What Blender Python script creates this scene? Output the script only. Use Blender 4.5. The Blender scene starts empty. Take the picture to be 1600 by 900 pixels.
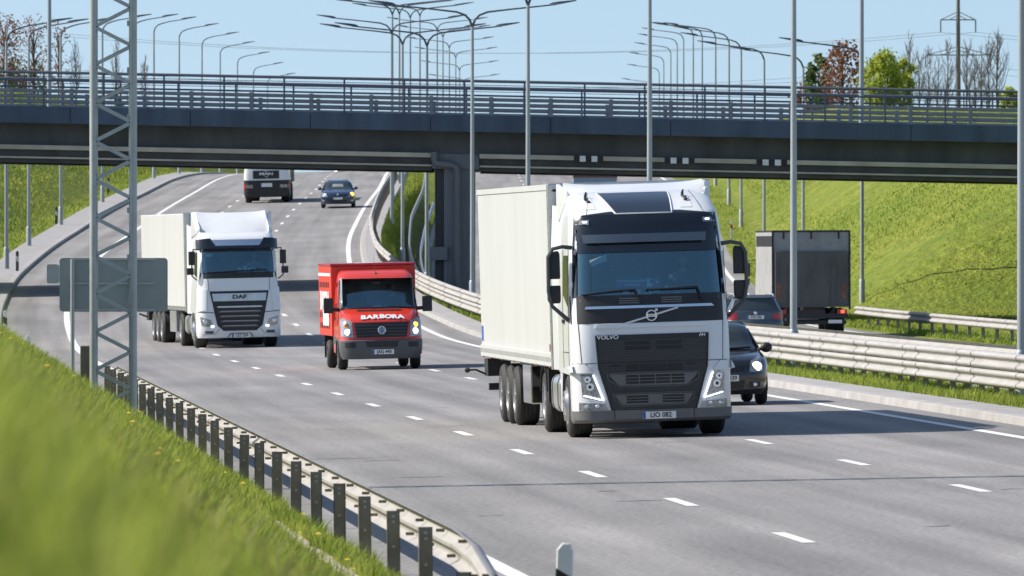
import bpy, bmesh, math, random
import numpy as np
from mathutils import Vector, Matrix, Euler
R = math.radians
PI = math.pi
C = bpy.context.scene.collection
scene = bpy.context.scene
random.seed(4)
rng = np.random.default_rng(7)

# ------------------------------------------------------------------ camera
cam = bpy.data.cameras.new('camera')
cam.sensor_width = 36.0
cam.lens = 292.5
cam.clip_start = 0.2
cam.clip_end = 6000
cam.dof.use_dof = True
cam.dof.focus_distance = 148.0
cam.dof.aperture_fstop = 10.0
camo = bpy.data.objects.new('camera', cam)
camo.location = (0, 0, 3.02)
camo.rotation_euler = (R(90 - 0.2865), 0, 0)
C.objects.link(camo)
scene.camera = camo

# ------------------------------------------------------------------ sky, sun, exposure
SUN_EL = 40.0
to_sun = Vector((-0.99 * math.cos(R(SUN_EL)), 0.125 * math.cos(R(SUN_EL)), math.sin(R(SUN_EL)))).normalized()
world = bpy.data.worlds.new('World')
scene.world = world
world.use_nodes = True
wn, wl = world.node_tree.nodes, world.node_tree.links
sky = wn.new('ShaderNodeTexSky')
sky.sky_type = 'NISHITA'
sky.sun_disc = False
sky.sun_elevation = R(SUN_EL)
sky.sun_rotation = math.atan2(to_sun.x, to_sun.y)
sky.air_density = 1.0
sky.dust_density = 1.0
sky.ozone_density = 1.2
wtc = wn.new('ShaderNodeTexCoord')
wmp = wn.new('ShaderNodeMapping')
wmp.inputs['Location'].default_value = (0, 0, 0.115)
wl.new(wtc.outputs['Generated'], wmp.inputs['Vector'])
wl.new(wmp.outputs['Vector'], sky.inputs['Vector'])
wl.new(sky.outputs['Color'], wn['Background'].inputs['Color'])
wn['Background'].inputs['Strength'].default_value = 0.107

sun = bpy.data.lights.new('sun', 'SUN')
sun.energy = 4.2
sun.angle = R(0.53)
sun.color = (1.0, 0.945, 0.86)
suno = bpy.data.objects.new('sun', sun)
suno.rotation_euler = (-to_sun).to_track_quat('-Z', 'Y').to_euler()
suno.location = (-60, 60, 80)
C.objects.link(suno)
scene.view_settings.view_transform = 'Standard'
scene.view_settings.look = 'None'
scene.view_settings.gamma = 1
scene.view_settings.use_curve_mapping = False
scene.view_settings.exposure = 0.64
scene.cycles.max_bounces = 8
scene.cycles.transparent_max_bounces = 12
scene.cycles.caustics_reflective = False
scene.cycles.caustics_refractive = False

# ------------------------------------------------------------------ materials
def P(name, col, rough=0.55, metal=0.0, coat=0.0, var=0.12, scale=3.0, bump=0.0, bscale=None, spec=0.5,
      emit=None, estr=0.0, alpha=None, streak=None):
    m = bpy.data.materials.new(name)
    m.use_nodes = True
    n, l = m.node_tree.nodes, m.node_tree.links
    b = n['Principled BSDF']
    tc = n.new('ShaderNodeTexCoord')
    src = tc.outputs['Object']
    if streak:
        mp = n.new('ShaderNodeMapping'); mp.inputs['Scale'].default_value = streak
        l.new(src, mp.inputs['Vector']); src = mp.outputs['Vector']
    nz = n.new('ShaderNodeTexNoise')
    nz.inputs['Scale'].default_value = scale
    nz.inputs['Detail'].default_value = 6
    nz.inputs['Roughness'].default_value = 0.6
    l.new(src, nz.inputs['Vector'])
    rp = n.new('ShaderNodeMapRange')
    rp.inputs['From Min'].default_value = 0.3; rp.inputs['From Max'].default_value = 0.7
    rp.inputs['To Min'].default_value = 1 - var; rp.inputs['To Max'].default_value = 1 + var * 0.6
    l.new(nz.outputs['Fac'], rp.inputs['Value'])
    mx = n.new('ShaderNodeMix'); mx.data_type = 'RGBA'; mx.blend_type = 'MULTIPLY'
    mx.inputs['Factor'].default_value = 1
    mx.inputs['A'].default_value = (*col, 1)
    l.new(rp.outputs['Result'], mx.inputs['B'])
    l.new(mx.outputs['Result'], b.inputs['Base Color'])
    b.inputs['Roughness'].default_value = rough
    b.inputs['Metallic'].default_value = metal
    b.inputs['Specular IOR Level'].default_value = spec
    if coat:
        b.inputs['Coat Weight'].default_value = coat
        b.inputs['Coat Roughness'].default_value = 0.06
    if bump:
        nb = n.new('ShaderNodeTexNoise'); nb.inputs['Scale'].default_value = bscale or scale * 8
        nb.inputs['Detail'].default_value = 4
        l.new(src, nb.inputs['Vector'])
        bp = n.new('ShaderNodeBump'); bp.inputs['Strength'].default_value = bump; bp.inputs['Distance'].default_value = 0.02
        l.new(nb.outputs['Fac'], bp.inputs['Height']); l.new(bp.outputs['Normal'], b.inputs['Normal'])
    if emit:
        b.inputs['Emission Color'].default_value = (*emit, 1); b.inputs['Emission Strength'].default_value = estr
    return m

def glass(name, tint, refl=1.0, rough=0.02, veil=.175):
    m = bpy.data.materials.new(name); m.use_nodes = True
    n, l = m.node_tree.nodes, m.node_tree.links
    n.remove(n['Principled BSDF'])
    out = n['Material Output']
    tr = n.new('ShaderNodeBsdfTransparent'); tr.inputs['Color'].default_value = (*tint, 1)
    gl = n.new('ShaderNodeBsdfGlossy'); gl.inputs['Roughness'].default_value = rough
    gl.inputs['Color'].default_value = (refl * .6, refl * .92, refl, 1)
    fr = n.new('ShaderNodeFresnel'); fr.inputs['IOR'].default_value = 1.55
    mr = n.new('ShaderNodeMath'); mr.operation = 'MULTIPLY_ADD'
    mr.inputs[1].default_value = 1.0; mr.inputs[2].default_value = veil
    l.new(fr.outputs['Fac'], mr.inputs[0])
    mx = n.new('ShaderNodeMixShader')
    l.new(mr.outputs[0], mx.inputs['Fac']); l.new(tr.outputs[0], mx.inputs[1]); l.new(gl.outputs[0], mx.inputs[2])
    l.new(mx.outputs[0], out.inputs['Surface'])
    return m

def leafmat(name, c1, c2, scale=1.2, trans=0.45, big=0):
    m = bpy.data.materials.new(name); m.use_nodes = True
    n, l = m.node_tree.nodes, m.node_tree.links
    b = n['Principled BSDF']; out = n['Material Output']
    g = n.new('ShaderNodeNewGeometry')
    tc = n.new('ShaderNodeTexCoord')
    nz = n.new('ShaderNodeTexNoise'); nz.inputs['Scale'].default_value = scale; nz.inputs['Detail'].default_value = 3
    l.new(tc.outputs['Object'], nz.inputs['Vector'])
    ad = n.new('ShaderNodeMath'); ad.operation = 'MULTIPLY_ADD'; ad.inputs[1].default_value = 0.55
    l.new(g.outputs['Random Per Island'], ad.inputs[0])
    m2 = n.new('ShaderNodeMapRange'); m2.inputs['From Min'].default_value = 0.35; m2.inputs['From Max'].default_value = 0.65
    m2.inputs['To Max'].default_value = 0.5
    l.new(nz.outputs['Fac'], m2.inputs['Value']); l.new(m2.outputs['Result'], ad.inputs[2])
    if big:
        nb = n.new('ShaderNodeTexNoise'); nb.inputs['Scale'].default_value = big; nb.inputs['Detail'].default_value = 4
        l.new(tc.outputs['Object'], nb.inputs['Vector'])
        mb_ = n.new('ShaderNodeMapRange'); mb_.inputs['From Min'].default_value = .35; mb_.inputs['From Max'].default_value = .65
        mb_.inputs['To Min'].default_value = -.28; mb_.inputs['To Max'].default_value = .32
        l.new(nb.outputs['Fac'], mb_.inputs['Value'])
        a2 = n.new('ShaderNodeMath'); a2.operation = 'ADD'; l.new(ad.outputs[0], a2.inputs[0]); l.new(mb_.outputs['Result'], a2.inputs[1]); ad = a2
    cr = n.new('ShaderNodeValToRGB')
    cr.color_ramp.elements[0].color = (*c1, 1); cr.color_ramp.elements[1].color = (*c2, 1)
    l.new(ad.outputs[0], cr.inputs['Fac'])
    l.new(cr.outputs['Color'], b.inputs['Base Color'])
    b.inputs['Roughness'].default_value = 0.55; b.inputs['Specular IOR Level'].default_value = 0.25
    tl = n.new('ShaderNodeBsdfTranslucent'); l.new(cr.outputs['Color'], tl.inputs['Color'])
    mx = n.new('ShaderNodeMixShader'); mx.inputs['Fac'].default_value = trans
    l.new(b.outputs[0], mx.inputs[1]); l.new(tl.outputs[0], mx.inputs[2]); l.new(mx.outputs[0], out.inputs['Surface'])
    return m

def asphalt_mat(name, lanes):
    m = bpy.data.materials.new(name); m.use_nodes = True
    n, l = m.node_tree.nodes, m.node_tree.links
    b = n['Principled BSDF']
    uv = n.new('ShaderNodeUVMap'); uv.uv_map = 'UVMap'
    def noise(sc, det, mapscale=None, src=uv.outputs['UV']):
        if mapscale:
            mp = n.new('ShaderNodeMapping'); mp.inputs['Scale'].default_value = mapscale
            l.new(src, mp.inputs['Vector']); src = mp.outputs['Vector']
        t = n.new('ShaderNodeTexNoise'); t.inputs['Scale'].default_value = sc; t.inputs['Detail'].default_value = det
        l.new(src, t.inputs['Vector']); return t.outputs['Fac']
    def rng_(v, a, bb, c, d):
        r = n.new('ShaderNodeMapRange'); r.inputs['From Min'].default_value = a; r.inputs['From Max'].default_value = bb
        r.inputs['To Min'].default_value = c; r.inputs['To Max'].default_value = d
        l.new(v, r.inputs['Value']); return r.outputs['Result']
    def mul(a, bb):
        x = n.new('ShaderNodeMath'); x.operation = 'MULTIPLY'; l.new(a, x.inputs[0]); l.new(bb, x.inputs[1]); return x.outputs[0]
    streaks = rng_(noise(1.0, 5, (1.3, 0.02, 1)), .3, .7, .70, 1.16)     # wheel tracks running along the road
    blot = rng_(noise(0.35, 6, (1, .3, 1)), .3, .7, .82, 1.12)
    grit = rng_(noise(13.0, 6), .25, .75, .58, 1.38)
    seam = rng_(noise(1.0, 3, (9, 0.5, 1)), .68, .74, 1.0, .82)
    f = mul(mul(mul(streaks, blot), grit), seam)
    mx = n.new('ShaderNodeMix'); mx.data_type = 'RGBA'; mx.blend_type = 'MULTIPLY'; mx.inputs['Factor'].default_value = 1
    mx.inputs['A'].default_value = (*lanes, 1)
    l.new(f, mx.inputs['B']); l.new(mx.outputs['Result'], b.inputs['Base Color'])
    b.inputs['Roughness'].default_value = 0.8; b.inputs['Specular IOR Level'].default_value = 0.35
    nb = noise(45.0, 3)
    bp = n.new('ShaderNodeBump'); bp.inputs['Strength'].default_value = 0.35; bp.inputs['Distance'].default_value = 0.01
    l.new(nb, bp.inputs['Height']); l.new(bp.outputs['Normal'], b.inputs['Normal'])
    return m

def grass_ground_mat():
    m = bpy.data.materials.new('grass_ground'); m.use_nodes = True
    n, l = m.node_tree.nodes, m.node_tree.links
    b = n['Principled BSDF']
    tc = n.new('ShaderNodeTexCoord')
    def noise(sc, det, scale=None, rough=.6):
        src = tc.outputs['Object']
        if scale:
            mp = n.new('ShaderNodeMapping'); mp.inputs['Scale'].default_value = scale
            l.new(src, mp.inputs['Vector']); src = mp.outputs['Vector']
        t = n.new('ShaderNodeTexNoise'); t.inputs['Scale'].default_value = sc; t.inputs['Detail'].default_value = det
        t.inputs['Roughness'].default_value = rough
        l.new(src, t.inputs['Vector']); return t.outputs['Fac']
    def ramp(v, els):
        r = n.new('ShaderNodeValToRGB'); e = r.color_ramp.elements
        while len(e) < len(els): e.new(0.5)
        for q, (p, c) in zip(e, els): q.position = p; q.color = (*c, 1)
        l.new(v, r.inputs['Fac']); return r.outputs['Color']
    def mix(f, a, bb, bt='MIX'):
        x = n.new('ShaderNodeMix'); x.data_type = 'RGBA'; x.blend_type = bt
        if isinstance(f, float): x.inputs['Factor'].default_value = f
        else: l.new(f, x.inputs['Factor'])
        l.new(a, x.inputs['A']); l.new(bb, x.inputs['B']); return x.outputs['Result']
    base = ramp(noise(.16, 6), [(.3, (.14, .20, .024)), (.5, (.195, .24, .034)), (.7, (.27, .275, .05))])
    fine = ramp(noise(3.0, 5, (1, .35, 1)), [(.3, (.62, .62, .6)), (.7, (1.2, 1.2, 1.15))])
    c = mix(1.0, base, fine, 'MULTIPLY')
    fine2 = ramp(noise(14.0, 3, (1, .3, 1)), [(.3, (.7, .7, .7)), (.7, (1.25, 1.25, 1.2))])
    c = mix(1.0, c, fine2, 'MULTIPLY')
    yel = ramp(noise(7.0, 2), [(.66, (0, 0, 0)), (.70, (1, 1, 1))])       # dandelion patches
    patch = ramp(noise(.07, 2), [(.45, (0, 0, 0)), (.6, (.55, .55, .55))])
    ymask = mix(1.0, yel, patch, 'MULTIPLY')
    yc = n.new('ShaderNodeRGB'); yc.outputs[0].default_value = (.42, .34, .01, 1)
    c = mix(ymask, c, yc.outputs[0])
    dirt = ramp(noise(.11, 5, (1, .4, 1)), [(.62, (0, 0, 0)), (.70, (.75, .75, .75))])
    dc = n.new('ShaderNodeRGB'); dc.outputs[0].default_value = (.14, .095, .05, 1)
    c = mix(dirt, c, dc.outputs[0])
    l.new(c, b.inputs['Base Color'])
    b.inputs['Roughness'].default_value = 0.85; b.inputs['Specular IOR Level'].default_value = 0.15
    bp = n.new('ShaderNodeBump'); bp.inputs['Strength'].default_value = 0.9; bp.inputs['Distance'].default_value = 0.25
    l.new(noise(5.0, 5), bp.inputs['Height']); l.new(bp.outputs['Normal'], b.inputs['Normal'])
    return m

M = {}
M['asphalt'] = asphalt_mat('worn_asphalt', (.262, .25, .243))
M['ground'] = grass_ground_mat()
M['mark'] = P('road_paint', (.74, .73, .70), .6, var=.18, scale=6)
M['tar'] = P('tar_seam', (.045, .045, .048), .6, var=.3, scale=5)
M['kerb'] = P('kerb_concrete', (.38, .365, .35), .85, var=.2, scale=1.4, bump=.3)
M['paving'] = P('verge_paving', (.34, .325, .32), .85, var=.2, scale=1.2, bump=.3)
M['gravel'] = P('gutter_gravel', (.40, .35, .27), .9, var=.45, scale=6, bump=.8)
M['galv'] = P('galvanised_steel', (.50, .50, .48), .42, .45, var=.16, scale=2.5)
M['rail'] = P('weathered_guardrail_steel', (.42, .40, .375), .6, .25, var=.16, scale=3.0, streak=(1, .25, 3))
M['post'] = P('dull_guardrail_post', (.26, .225, .18), .6, .1, var=.3, scale=4)
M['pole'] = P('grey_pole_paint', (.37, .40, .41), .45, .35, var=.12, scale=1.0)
M['lamphead'] = P('lamp_head_grey', (.10, .11, .125), .4, .3)
M['mast'] = P('lattice_mast_paint', (.42, .44, .43), .45, .3, var=.15)
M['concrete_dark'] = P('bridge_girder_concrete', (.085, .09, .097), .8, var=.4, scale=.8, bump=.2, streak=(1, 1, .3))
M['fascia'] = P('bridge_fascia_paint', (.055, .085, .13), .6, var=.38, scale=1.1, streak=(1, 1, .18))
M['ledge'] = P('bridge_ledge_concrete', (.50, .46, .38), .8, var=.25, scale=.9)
M['soffit'] = P('bridge_soffit_concrete', (.20, .18, .16), .8, var=.25, scale=.7)
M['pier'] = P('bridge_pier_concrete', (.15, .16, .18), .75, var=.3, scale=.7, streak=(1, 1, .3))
M['brail'] = P('bridge_railing_paint', (.10, .115, .15), .5, .2)
M['brail2'] = P('bridge_guardrail_steel', (.24, .255, .28), .45, .3, var=.15)
M['black'] = P('black_plastic', (.022, .022, .024), .5, var=.2)
M['blackgloss'] = P('black_gloss', (.012, .016, .022), .12, coat=.5, var=.1)
M['dgrey'] = P('dark_grey_plastic', (.075, .075, .078), .5, var=.2)
M['mgrey'] = P('mid_grey_plastic', (.15, .15, .145), .5, var=.2)
M['white'] = P('truck_white_paint', (.75, .76, .76), .30, coat=.6, var=.05, scale=1.5)
M['box'] = P('trailer_panel_white', (.60, .60, .585), .42, coat=.2, var=.06, scale=1.2, streak=(1, 1, .16))
M['chrome'] = P('chrome_trim', (.80, .82, .84), .16, .9, var=.05)
M['alu'] = P('brushed_aluminium', (.62, .62, .61), .3, .8, var=.15)
M['steelpanel'] = P('polished_steel_panel', (.72, .72, .71), .06, 1.0, var=.05)
M['tyre'] = P('tyre_rubber', (.028, .027, .026), .75, var=.3, scale=8)
M['rim'] = P('steel_rim', (.32, .32, .33), .4, .6, var=.25, scale=8)
M['glass'] = glass('windscreen_glass', (.50, .78, .84))
M['carglass'] = glass('car_glass', (.22, .34, .36))
M['lens'] = P('headlamp_lens', (.36, .37, .40), .10, .35, coat=.8, var=.55, scale=22)
M['drl'] = P('daylight_lamp', (.9, .9, 1), .3, emit=(.85, .92, 1), estr=2.4)
M['lampon'] = P('lit_headlamp', (1, .95, .85), .3, emit=(1, .86, .62), estr=2.4)
M['amberon'] = P('lit_indicator', (.9, .4, .05), .3, emit=(1, .42, .05), estr=2.5)
M['amber'] = P('amber_marker', (.62, .26, .02), .35)
M['redlens'] = P('red_lamp_lens', (.42, .02, .02), .25, coat=.5)
M['redon'] = P('lit_tail_lamp', (.8, .05, .03), .3, emit=(1, .08, .04), estr=1.6)
M['red'] = P('van_red_paint', (.64, .042, .024), .3, coat=.6, var=.08)
M['redside'] = P('box_red_paint', (.60, .040, .022), .45, var=.12)
M['roofred'] = P('box_roof_red', (.42, .03, .05), .35, coat=.3, var=.15)
M['plate'] = P('plate_white', (.80, .80, .78), .4, var=.05)
M['plateblue'] = P('plate_blue', (.02, .09, .42), .4)
M['ink'] = P('black_lettering', (.012, .012, .012), .5)
M['whiteink'] = P('white_lettering', (.82, .82, .82), .5)
M['skin'] = P('skin', (.50, .29, .21), .55, var=.1, scale=12)
M['hair'] = P('dark_hair', (.035, .024, .018), .7)
M['jacket'] = P('dark_jacket', (.07, .075, .09), .8)
M['shirt'] = P('light_shirt', (.42, .48, .55), .8)
M['capred'] = P('dark_red_cap', (.22, .04, .06), .8)
M['interior'] = P('cab_interior_grey', (.34, .36, .37), .8, var=.25)
M['seat'] = P('seat_fabric', (.05, .052, .056), .9)
M['dash'] = P('dashboard_plastic', (.13, .14, .145), .6)
M['paper'] = P('white_paper', (.70, .74, .76), .7)
M['carblack'] = P('black_car_paint', (.014, .013, .013), .2, coat=1.0, var=.1)
M['carblue'] = P('dark_blue_car_paint', (.018, .036, .085), .2, coat=1.0, var=.1)
M['cargrey'] = P('blue_grey_car_paint', (.065, .085, .105), .25, coat=.8, var=.1)
M['tarpdark'] = P('dusty_dark_tarpaulin', (.10, .098, .095), .7, var=.35, scale=2.0, streak=(1, 1, .35))
M['tarplight'] = P('dusty_grey_panel', (.27, .275, .275), .6, var=.25, scale=2.0)
M['tarpside'] = P('grey_side_curtain', (.33, .33, .32), .6, var=.2, scale=1.5)
M['signback'] = P('sign_back_grey', (.34, .36, .345), .5, .35, var=.10, scale=2)
M['cabinet'] = P('brown_grey_cabinet', (.17, .15, .12), .7)
M['bark'] = P('bark', (.11, .085, .065), .9, var=.3, scale=6)
M['twig'] = P('bare_twigs', (.16, .14, .13), .9)
M['pylonc'] = P('weathered_pylon_concrete', (.16, .14, .13), .8)
M['grassblade'] = leafmat('grass_blades', (.14, .22, .026), (.37, .42, .075), .35, .58, .13)
M['grassstraw'] = leafmat('grass_straw', (.16, .17, .035), (.34, .31, .10), .35, .5)
M['dandelion'] = P('dandelion_yellow', (.62, .42, .03), .7)
M['leafred'] = leafmat('copper_leaves', (.15, .065, .045), (.34, .165, .10), .9, .45)
M['leafdark'] = leafmat('dark_green_leaves', (.05, .09, .025), (.13, .19, .05), .9, .35)
M['leaflime'] = leafmat('lime_green_leaves', (.25, .31, .035), (.48, .54, .10), .7, .6)
M['bluegrey'] = P('blue_grey_box', (.22, .30, .38), .5)
M['logoblue'] = P('emblem_blue', (.10, .22, .42), .3, .3)
M['reflector'] = P('orange_reflector', (.70, .10, .01), .35)

# ------------------------------------------------------------------ mesh helpers
class MB:
    def __init__(s): s.v = []; s.f = []; s.mi = []; s.cur = 0
    def add(s, vs, fs):
        o = len(s.v); s.v += [tuple(v) for v in vs]
        s.f += [tuple(i + o for i in f) for f in fs]; s.mi += [s.cur] * len(fs); return s
    def box(s, x0, x1, y0, y1, z0, z1, mtx=None):
        vs = [(x0, y0, z0), (x1, y0, z0), (x1, y1, z0), (x0, y1, z0), (x0, y0, z1), (x1, y0, z1), (x1, y1, z1), (x0, y1, z1)]
        if mtx is not None: vs = [mtx @ Vector(v) for v in vs]
        return s.add(vs, [(0, 3, 2, 1), (4, 5, 6, 7), (0, 1, 5, 4), (1, 2, 6, 5), (2, 3, 7, 6), (3, 0, 4, 7)])
    def hexa(s, vs):   # eight corners: bottom 4 then top 4
        return s.add(vs, [(0, 3, 2, 1), (4, 5, 6, 7), (0, 1, 5, 4), (1, 2, 6, 5), (2, 3, 7, 6), (3, 0, 4, 7)])
    def loft(s, rings, closed=True, cap=True):
        n = len(rings[0]); vs = [p for r in rings for p in r]; fs = []
        for a in range(len(rings) - 1):
            for i in range(n if closed else n - 1):
                j = (i + 1) % n
                fs.append((a * n + i, a * n + j, (a + 1) * n + j, (a + 1) * n + i))
        if cap and closed:
            fs.append(tuple(range(n - 1, -1, -1))); k = (len(rings) - 1) * n
            fs.append(tuple(range(k, k + n)))
        return s.add(vs, fs)
    def tube(s, pts, r, n=8, cap=True):
        pts = [Vector(p) for p in pts]; rr = r if isinstance(r, (list, tuple)) else [r] * len(pts)
        rings = []; up = None
        for i, p in enumerate(pts):
            d = (pts[min(i + 1, len(pts) - 1)] - pts[max(i - 1, 0)])
            d = d.normalized() if d.length > 1e-9 else Vector((0, 0, 1))
            if up is None:
                up = Vector((0, 0, 1)) if abs(d.z) < .9 else Vector((0, 1, 0))
            a = d.cross(up)
            if a.length < 1e-6: a = d.cross(Vector((1, 0, 0)))
            a.normalize(); b = a.cross(d).normalized(); up = b
            rings.append([p + (a * math.cos(2 * PI * k / n) + b * math.sin(2 * PI * k / n)) * rr[i] for k in range(n)])
        return s.loft(rings, True, cap)
    def lathe(s, prof, c, axis='x', n=28):     # prof: (radius, along)
        rings = []
        for (r, a) in prof:
            ring = []
            for k in range(n):
                q = 2 * PI * k / n; u, w = r * math.cos(q), r * math.sin(q)
                if axis == 'x': ring.append((c[0] + a, c[1] + u, c[2] + w))
                elif axis == 'y': ring.append((c[0] + u, c[1] + a, c[2] + w))
                else: ring.append((c[0] + u, c[1] + w, c[2] + a))
            rings.append(ring)
        return s.loft(rings, True, True)
    def prism(s, poly, a0, a1, axis='y'):
        def p(q, a):
            return (q[0], a, q[1]) if axis == 'y' else ((a, q[0], q[1]) if axis == 'x' else (q[0], q[1], a))
        return s.loft([[p(q, a0) for q in poly], [p(q, a1) for q in poly]])
    def ball(s, c, r, nu=12, nv=8, fn=None):
        rings = []
        for j in range(nv + 1):
            t = PI * j / nv; ring = []
            for i in range(nu):
                q = 2 * PI * i / nu
                d = Vector((math.sin(t) * math.cos(q), math.sin(t) * math.sin(q), math.cos(t)))
                p = Vector((d.x * r[0], d.y * r[1], d.z * r[2]))
                if fn: p = fn(d, p)
                ring.append(Vector(c) + p)
            rings.append(ring)
        return s.loft(rings, True, False)
    def build(s, name, mat, parent=None, smooth=True, bevel=0.0, angle=35, loc=None, solid=0.0, normals=True):
        me = bpy.data.meshes.new(name)
        me.from_pydata([tuple(v) for v in s.v], [], s.f)
        mats = mat if isinstance(mat, (list, tuple)) else [mat]
        for m in mats: me.materials.append(m if not isinstance(m, str) else M[m])
        if len(mats) > 1: me.polygons.foreach_set('material_index', s.mi)
        if normals:
            bm = bmesh.new(); bm.from_mesh(me); bmesh.ops.recalc_face_normals(bm, faces=bm.faces); bm.to_mesh(me); bm.free()
        if smooth:
            me.polygons.foreach_set('use_smooth', [True] * len(me.polygons)); me.set_sharp_from_angle(angle=R(angle))
        me.update()
        o = bpy.data.objects.new(name, me); C.objects.link(o)
        if parent: o.parent = parent
        if loc: o.location = loc
        if solid:
            d = o.modifiers.new('s', 'SOLIDIFY'); d.thickness = solid; d.offset = 0
        if bevel:
            d = o.modifiers.new('b', 'BEVEL'); d.width = bevel; d.segments = 2; d.limit_method = 'ANGLE'; d.angle_limit = R(40)
        return o

def tag(o, label=None, cat=None, group=None, kind=None):
    if label: o['label'] = label
    if cat: o['category'] = cat
    if group: o['group'] = group
    if kind: o['kind'] = kind
    return o
def thing(name, label, cat, loc=(0, 0, 0), rot=(0, 0, 0), group=None):
    o = bpy.data.objects.new(name, None); C.objects.link(o)
    o.empty_display_size = .3
    o.location = loc; o.rotation_euler = rot
    return tag(o, label, cat, group)
def copy_tree(o, parent=None):
    c = o.copy(); C.objects.link(c)
    if parent: c.parent = parent
    for ch in list(o.children): copy_tree(ch, c)
    return c
def struct(o): o['kind'] = 'structure'; return o

def text(s, size, mat, parent, loc, rot=(R(90), 0, 0), ext=.004, name='lettering', sx=1.0, shear=0.0, bold=0.0, align='CENTER'):
    cu = bpy.data.curves.new(name, 'FONT'); cu.body = s; cu.size = size; cu.extrude = ext; cu.align_x = align; cu.align_y = 'CENTER'
    cu.shear = shear; cu.offset = bold; cu.resolution_u = 3
    t = bpy.data.objects.new(name, cu); C.objects.link(t)
    dg = bpy.context.evaluated_depsgraph_get(); dg.update()
    me = bpy.data.meshes.new_from_object(t.evaluated_get(dg))
    bpy.data.objects.remove(t); bpy.data.curves.remove(cu)
    me.materials.clear(); me.materials.append(M[mat] if isinstance(mat, str) else mat); me.name = name
    o = bpy.data.objects.new(name, me); C.objects.link(o); o.parent = parent
    o.location = loc; o.rotation_euler = rot; o.scale = (sx, 1, 1)
    return o

def pchip(xs, ys):
    xs = np.array(xs, float); ys = np.array(ys, float); h = np.diff(xs); dl = np.diff(ys) / h
    m = np.zeros(len(xs)); m[0] = dl[0]; m[-1] = dl[-1]
    for i in range(1, len(xs) - 1):
        if dl[i - 1] * dl[i] > 0:
            w1 = 2 * h[i] + h[i - 1]; w2 = h[i] + 2 * h[i - 1]
            m[i] = (w1 + w2) / (w1 / dl[i - 1] + w2 / dl[i])
    def f(x):
        x = np.asarray(x, float); i = np.clip(np.searchsorted(xs, x) - 1, 0, len(xs) - 2)
        t = (x - xs[i]) / h[i]; tc = np.clip(t, 0, 1)
        r = ((1 + 2 * tc) * (1 - tc) ** 2 * ys[i] + tc * (1 - tc) ** 2 * h[i] * m[i] + tc ** 2 * (3 - 2 * tc) * ys[i + 1] + tc ** 2 * (tc - 1) * h[i] * m[i + 1])
        r = r + np.where(t < 0, t * h[i] * m[i], 0) + np.where(t > 1, (t - 1) * h[i] * m[i + 1], 0)
        return r
    return f

# ------------------------------------------------------------------ road alignment (d = metres ahead of the camera)
F = 13000.0
L = pchip([-40, 60, 86.3, 140, 194, 243, 270, 300, 340, 402, 438, 474, 570, 650, 800, 1000, 1500, 4000],
          [12.66, 4.94, 2.91, -1.23, -5.40, -9.1, -10.8, -12.45, -14.0, -15.05, -15.15, -15.1, -15.8, -16.2, -16.0, -14, -4, 60])
ZR = pchip([-100, 200, 225, 245, 270, 300, 330, 365, 402, 414, 438, 474, 530, 590, 650, 720, 800, 1000, 1300, 2000, 4000],
           [0, 0, 0.01, .08, .42, 1.03, 1.80, 2.72, 3.72, 4.11, 4.90, 5.98, 7.35, 8.25, 8.74, 9.02, 9.3, 9.0, 7, 0, -40])
ZO = pchip([-100, 250, 300, 330, 365, 402, 440, 474, 530, 590, 650, 720, 800, 1000, 1300, 2000, 4000],
           [.03, .03, .06, .32, 1.15, 2.3, 3.65, 4.85, 6.7, 8.2, 9.0, 9.6, 9.8, 9.2, 7, 0, -40])
def itp(*pts):
    xs = [p[0] for p in pts]; ys = [p[1] for p in pts]
    return lambda d: np.interp(d, xs, ys)
TA = itp((165, -4.75), (190, -5.1), (240, -5.7), (400, -6.0))           # left edge of asphalt
TB = itp((230, 8.65), (345, 7.9))                                       # right kerb
TC = itp((230, 13.4), (345, 11.1))                                      # other carriageway, left edge
TE = itp((236, 23.5), (330, 24.7), (365, 25.3), (474, 26.6))            # other carriageway, right edge
TL = itp((200, 11.6), (292, 10.55), (330, 10.2), (370, 9.8), (410, 9.2), (450, 8.85), (490, 8.65), (530, 8.9), (570, 9.4), (650, 10.9), (800, 11.5))
TR1 = itp((200, 10.6), (292, 9.1), (345, 8.5), (480, 8.1))
TR2 = itp((200, 12.5), (292, 11.2), (330, 10.5), (430, 9.9))
SL = .021
def Zroad(t, d): return ZR(d) + SL * t
def Zmed(t, d):
    b, c = TB(d) + 1.0, TC(d) - .9
    q = np.clip((t - b) / (c - b), 0, 1); q = q * q * (3 - 2 * q)
    return (ZR(d) + SL * 8.65 + .12) * (1 - q) + (ZO(d) + .12) * q
def Zoth(t, d): return ZO(d) + .004 * (t - 13)
def W(t, d, dz=0.0, zf=Zroad): return Vector((float(L(d)) + t, d, float(zf(t, d)) + dz))

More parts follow.
